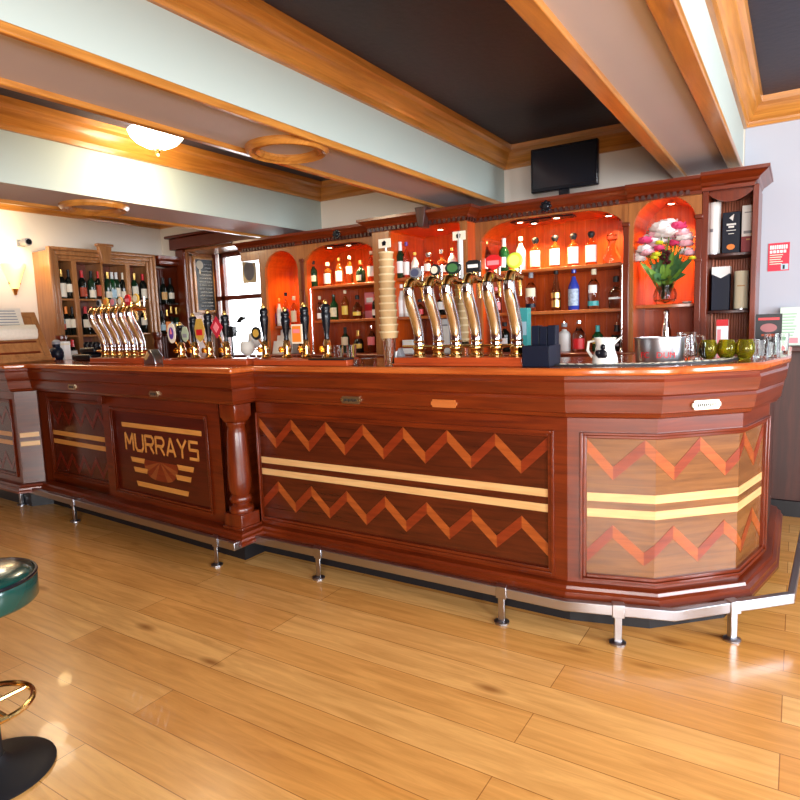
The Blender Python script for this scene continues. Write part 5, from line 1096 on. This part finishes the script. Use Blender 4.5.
# sloping lectern with newspapers
XL, XH, ZL, ZH = -4.955, -5.155, 1.122, 1.50; ya_, yb_ = 2.30 + .11, 2.71 + .0
sl = Vector((XH - XL, 0, ZH - ZL)); nrm = Vector((-sl.z, 0, sl.x)).normalized() * -1
r = thing('lectern', 'sloping wooden reading stand with framed panel at the far left of the bar', 'lectern', ((XL + XH) / 2, 2.5, WT))
yA = 2.05
def slope(u, y, t): p = Vector((XL, y, ZL)) + sl * u + nrm * t; return p
def slab(u0, u1, y0, y1, t0, t1, nm, m_, bev=.004, par=r):
    b = B(); v = [b.V(slope(u, y, t)) for t in (t0, t1) for u, y in ((u0, y0), (u1, y0), (u1, y1), (u0, y1))]
    for q in ((0, 1, 2, 3), (4, 5, 6, 7), (0, 1, 5, 4), (1, 2, 6, 5), (2, 3, 7, 6), (3, 0, 4, 7)): b.face([v[i] for i in q])
    return b.build(nm, m_, par, bevel=bev, world=True)
slab(0, 1, yA, yb_, -.022, 0, 'sloping_board', w_cab)
slab(.0, .09, yA, yb_, 0, .012, 'frame_rail', w_cab); slab(.9, 1, yA, yb_, 0, .012, 'frame_rail', w_cab); slab(.09, .9, yb_ - .05, yb_, 0, .012, 'frame_rail', w_cab)
slab(.16, .2, yA, yb_ - .07, 0, .006, 'bead', w_maho, .002); slab(.38, .41, yA, yb_ - .07, 0, .006, 'bead', w_maho, .002); slab(-.02, .02, yA, yb_ + .01, -.03, .03, 'lip', w_cab)
b = B(); b.prism([(XL - .03, WT + .0005), (XH - .05, WT + .0005), (XH - .05, ZH - .03), (XH + .0, ZH - .03)], yb_ - .03, yb_ - .005, 'XZ'); b.build('side_board', w_cab, r, world=True)
b = B(); b.box((XH - .06, yA, WT + .0005), (XH - .04, yb_, ZH - .01)); b.build('rear_board', w_cab, r, world=True)
m_news = mat('newsprint', srgb(222, 212, 196), .8, var=.1, vscale=60)
def news(u0, u1, y0, y1, t, label, roll=.0, th=.008):
    rr = thing('newspaper', label, 'newspaper', ((XL + XH) / 2, (y0 + y1) / 2, 1.3)); b = B(); n = 10; top = []; bot = []
    for k in range(n + 1):
        u = u1 + (u0 - u1) * k / n; tt = t + roll * math.sin(PI * k / n) + .003 * math.sin(k * 1.7)
        row = []
        for j in range(5):
            y = y0 + (y1 - y0) * j / 4 - .02 * (k / n) * (j / 4 - .2); row.append((slope(u, y, tt + th + .004 * math.sin(j * 2.1 + k * .6)), slope(u, y, tt + .004 * math.sin(j * 2.1 + k * .6))))
        top.append([b.V(a) for a, c in row]); bot.append([b.V(c) for a, c in row])
    for k in range(n):
        for j in range(4): b.face([top[k][j], top[k][j + 1], top[k + 1][j + 1], top[k + 1][j]]); b.face([bot[k][j], bot[k + 1][j], bot[k + 1][j + 1], bot[k][j + 1]])
        for j in (0, 4): b.face([top[k][j], top[k + 1][j], bot[k + 1][j], bot[k][j]])
    for k in (0, n):
        for j in range(4): b.face([top[k][j], top[k][j + 1], bot[k][j + 1], bot[k][j]])
    b.build('folded_sheet', m_news, rr, world=True, ang=1); b = B()
    for k in range(6):
        u = u1 - (u1 - u0) * (.12 + .13 * k); v = [b.V(slope(uu, y, t + th + .009 + roll * .98)) for uu, y in ((u, y0 + .03), (u, y1 - .05), (u - .02, y1 - .05), (u - .02, y0 + .03))]; b.face(v)
    if roll < .01: b.build('print_lines', m_grey, rr, world=True)
    else: b.bm.free()
news(.62, 1.06, yA, 2.60, .013, 'folded newspaper lying across the top of the lectern')
news(.42, .70, yA + .12, 2.655, .026, 'rolled newspaper drooping over the first one on the lectern', .03, .012)
# sconce and camera on the left wall
ys = yat(18, WX + .1, 1.95); r = thing('wall_sconce', 'glowing amber fan-shaped wall light left of the wine cabinet', 'wall light', (WX + .003, ys, 1.95))
b = B(); b.lathe([(.012, -.24), (.03, -.2), (.075, -.06), (.105, .02), (.10, .02), (.07, -.06), (.026, -.19), (.0, -.235)], (.0, 0, 0), 24, a0=-PI / 2, a1=PI / 2); b.build('glass_shade', mat('glowing amber glass', (1, .8, .45, 1), .4, emit=(1, .6, .16, 1), estr=1.4), r, ang=1)
B().lathe([(0, -.26), (.012, -.255), (.018, -.235), (.03, -.2), (0, -.2)], n=20, a0=-PI / 2, a1=PI / 2).build('brass_tip', m_brass, r); B().box((-.002, -.05, -.16), (.012, .05, .0)).build('wall_plate', m_brass, r)
yc = yat(25, WX + .08, 2.16); r = thing('security_camera', 'small grey camera on a bracket above the amber wall light', 'camera', (WX + .0005, yc, 2.165)); B().box((0, -.03, -.03), (.012, .03, .03)).build('bracket_plate', m_grey, r); b = B(); b.tube([(.01, 0, 0), (.05, 0, .02), (.08, .0, .02)], .01, 8); b.build('bracket_arm', m_steel, r)
b = B(); b.lathe([(0, .04), (.03, .04), (.034, .06), (.034, .14), (0, .14)], (0, .0, .0), 18, axis='X'); b.build('camera_body', m_grey, r); B().lathe([(0, .142), (.024, .142), (.024, .15), (0, .15)], n=16, axis='X').build('lens', m_gblack, r)
# ------------------------------------------------------------------ stool
m_vinyl = mat('dark green vinyl', srgb(10, 62, 56), .22, coat=.5)
r = thing('bar_stool', 'round dark green vinyl bar stool cut off by the left photo edge', 'stool', (-2.01, .80, 0)); R = .165
B().lathe([(0, .535), (R - .006, .535), (R, .542), (R + .001, .60), (R - .004, .612), (R - .014, .623), (R - .05, .632), (0, .638)], n=48).build('seat', m_vinyl, r, ang=.9)
b = B(); b.lathe([(R - .004, .611), (R + .0015, .608), (R + .003, .613), (R + .0005, .618), (R - .005, .617)], n=48); b.build('seat_piping', m_gblack, r)
B().lathe([(0, 0), (.16, 0), (.165, .006), (.14, .02), (.05, .035), (.03, .06), (0, .06)], n=40).build('base', m_black, r, ang=.8); B().lathe([(.026, .05), (.026, .534), (.0, .534)], n=20).build('post', m_black, r)
b = B(); n = 36; b.tube([(.12 * math.cos(2 * PI * k / n), .12 * math.sin(2 * PI * k / n), .22) for k in range(n + 1)], .009, 8); b.tube([(-.12, 0, .22), (.12, 0, .22)], .007, 8); b.tube([(0, -.12, .22), (0, .12, .22)], .007, 8); b.build('foot_ring', m_brass, r)
# niche downlights and room lamps (the lamps seen in the picture)
def lamps():
    for x, y, z, e, col, ang in SPOTS: spot('niche_spot', (x, y, z), e * 4.5, col, ang, .7, (.22, 0, 0))
    point('bowl_lamp', (-3.42, 2.657, CZ - .28), 16, (1, .8, .52), .12)
    point('bowl_lamp', (-5.63, 2.73, CZ - .28), 12, (1, .8, .52), .12)
    point('sconce_lamp', (WX + .16, ys, 2.0), 3.2, (1, .7, .32), .06)
    spot('reveal_spot', (WL + .3, BY + .2, WZ1 - .05), 8, (1, .75, .45), 120)
# ------------------------------------------------------------------ light
w = bpy.data.worlds.new('world'); scn.world = w; w.use_nodes = True
w.node_tree.nodes['Background'].inputs['Color'].default_value = (.86, .93, 1, 1); w.node_tree.nodes['Background'].inputs['Strength'].default_value = 1.6
def area(name, loc, rot, sx, sy, e, col):
    l = bpy.data.lights.new(name, 'AREA'); l.shape = 'RECTANGLE'; l.size = sx; l.size_y = sy; l.energy = e; l.color = col
    o = bpy.data.objects.new(name, l); COL.objects.link(o); o.location = loc; o.rotation_euler = rot; return o
def point(name, loc, e, col, r=.05):
    l = bpy.data.lights.new(name, 'POINT'); l.energy = e; l.color = col; l.shadow_soft_size = r
    o = bpy.data.objects.new(name, l); COL.objects.link(o); o.location = loc; return o
def spot(name, loc, e, col, ang=100, blend=.6, rot=(0, 0, 0), r=.02):
    l = bpy.data.lights.new(name, 'SPOT'); l.energy = e; l.color = col; l.spot_size = math.radians(ang); l.spot_blend = blend; l.shadow_soft_size = r
    o = bpy.data.objects.new(name, l); COL.objects.link(o); o.location = loc; o.rotation_euler = rot; return o
DAY = (1, .97, .94); DAYR = (.86, .93, 1)
for h0, h1, z0, z1 in FWIN: area('daylight', ((h0 + h1) / 2, FY - .08, (z0 + z1) / 2), (PI / 2, 0, 0), h1 - h0 - .1, z1 - z0 - .1, 130 * (h1 - h0), DAY)
for h0, h1, z0, z1 in RWIN: area('daylight', (RX + .08, (h0 + h1) / 2, (z0 + z1) / 2), (PI / 2, 0, PI / 2), h1 - h0 - .1, z1 - z0 - .1, (150 if h0 < 0 else 110) * (h1 - h0), DAYR)
area('daylight', ((WL + WR) / 2, WYG + .15, 1.6), (-PI / 2, 0, 0), 1.2, 1.1, 30, (.95, .97, 1))
scn.view_settings.view_transform = 'Standard'; scn.view_settings.look = 'None'; scn.view_settings.gamma = 1; scn.view_settings.use_curve_mapping = False
scn.view_settings.exposure = .15
try: scn.cycles.use_denoising = True
except Exception: pass
scn.cycles.max_bounces = 8; scn.cycles.transmission_bounces = 8; scn.cycles.caustics_reflective = False; scn.cycles.caustics_refractive = False; scn.cycles.sample_clamp_indirect = 6
lamps()
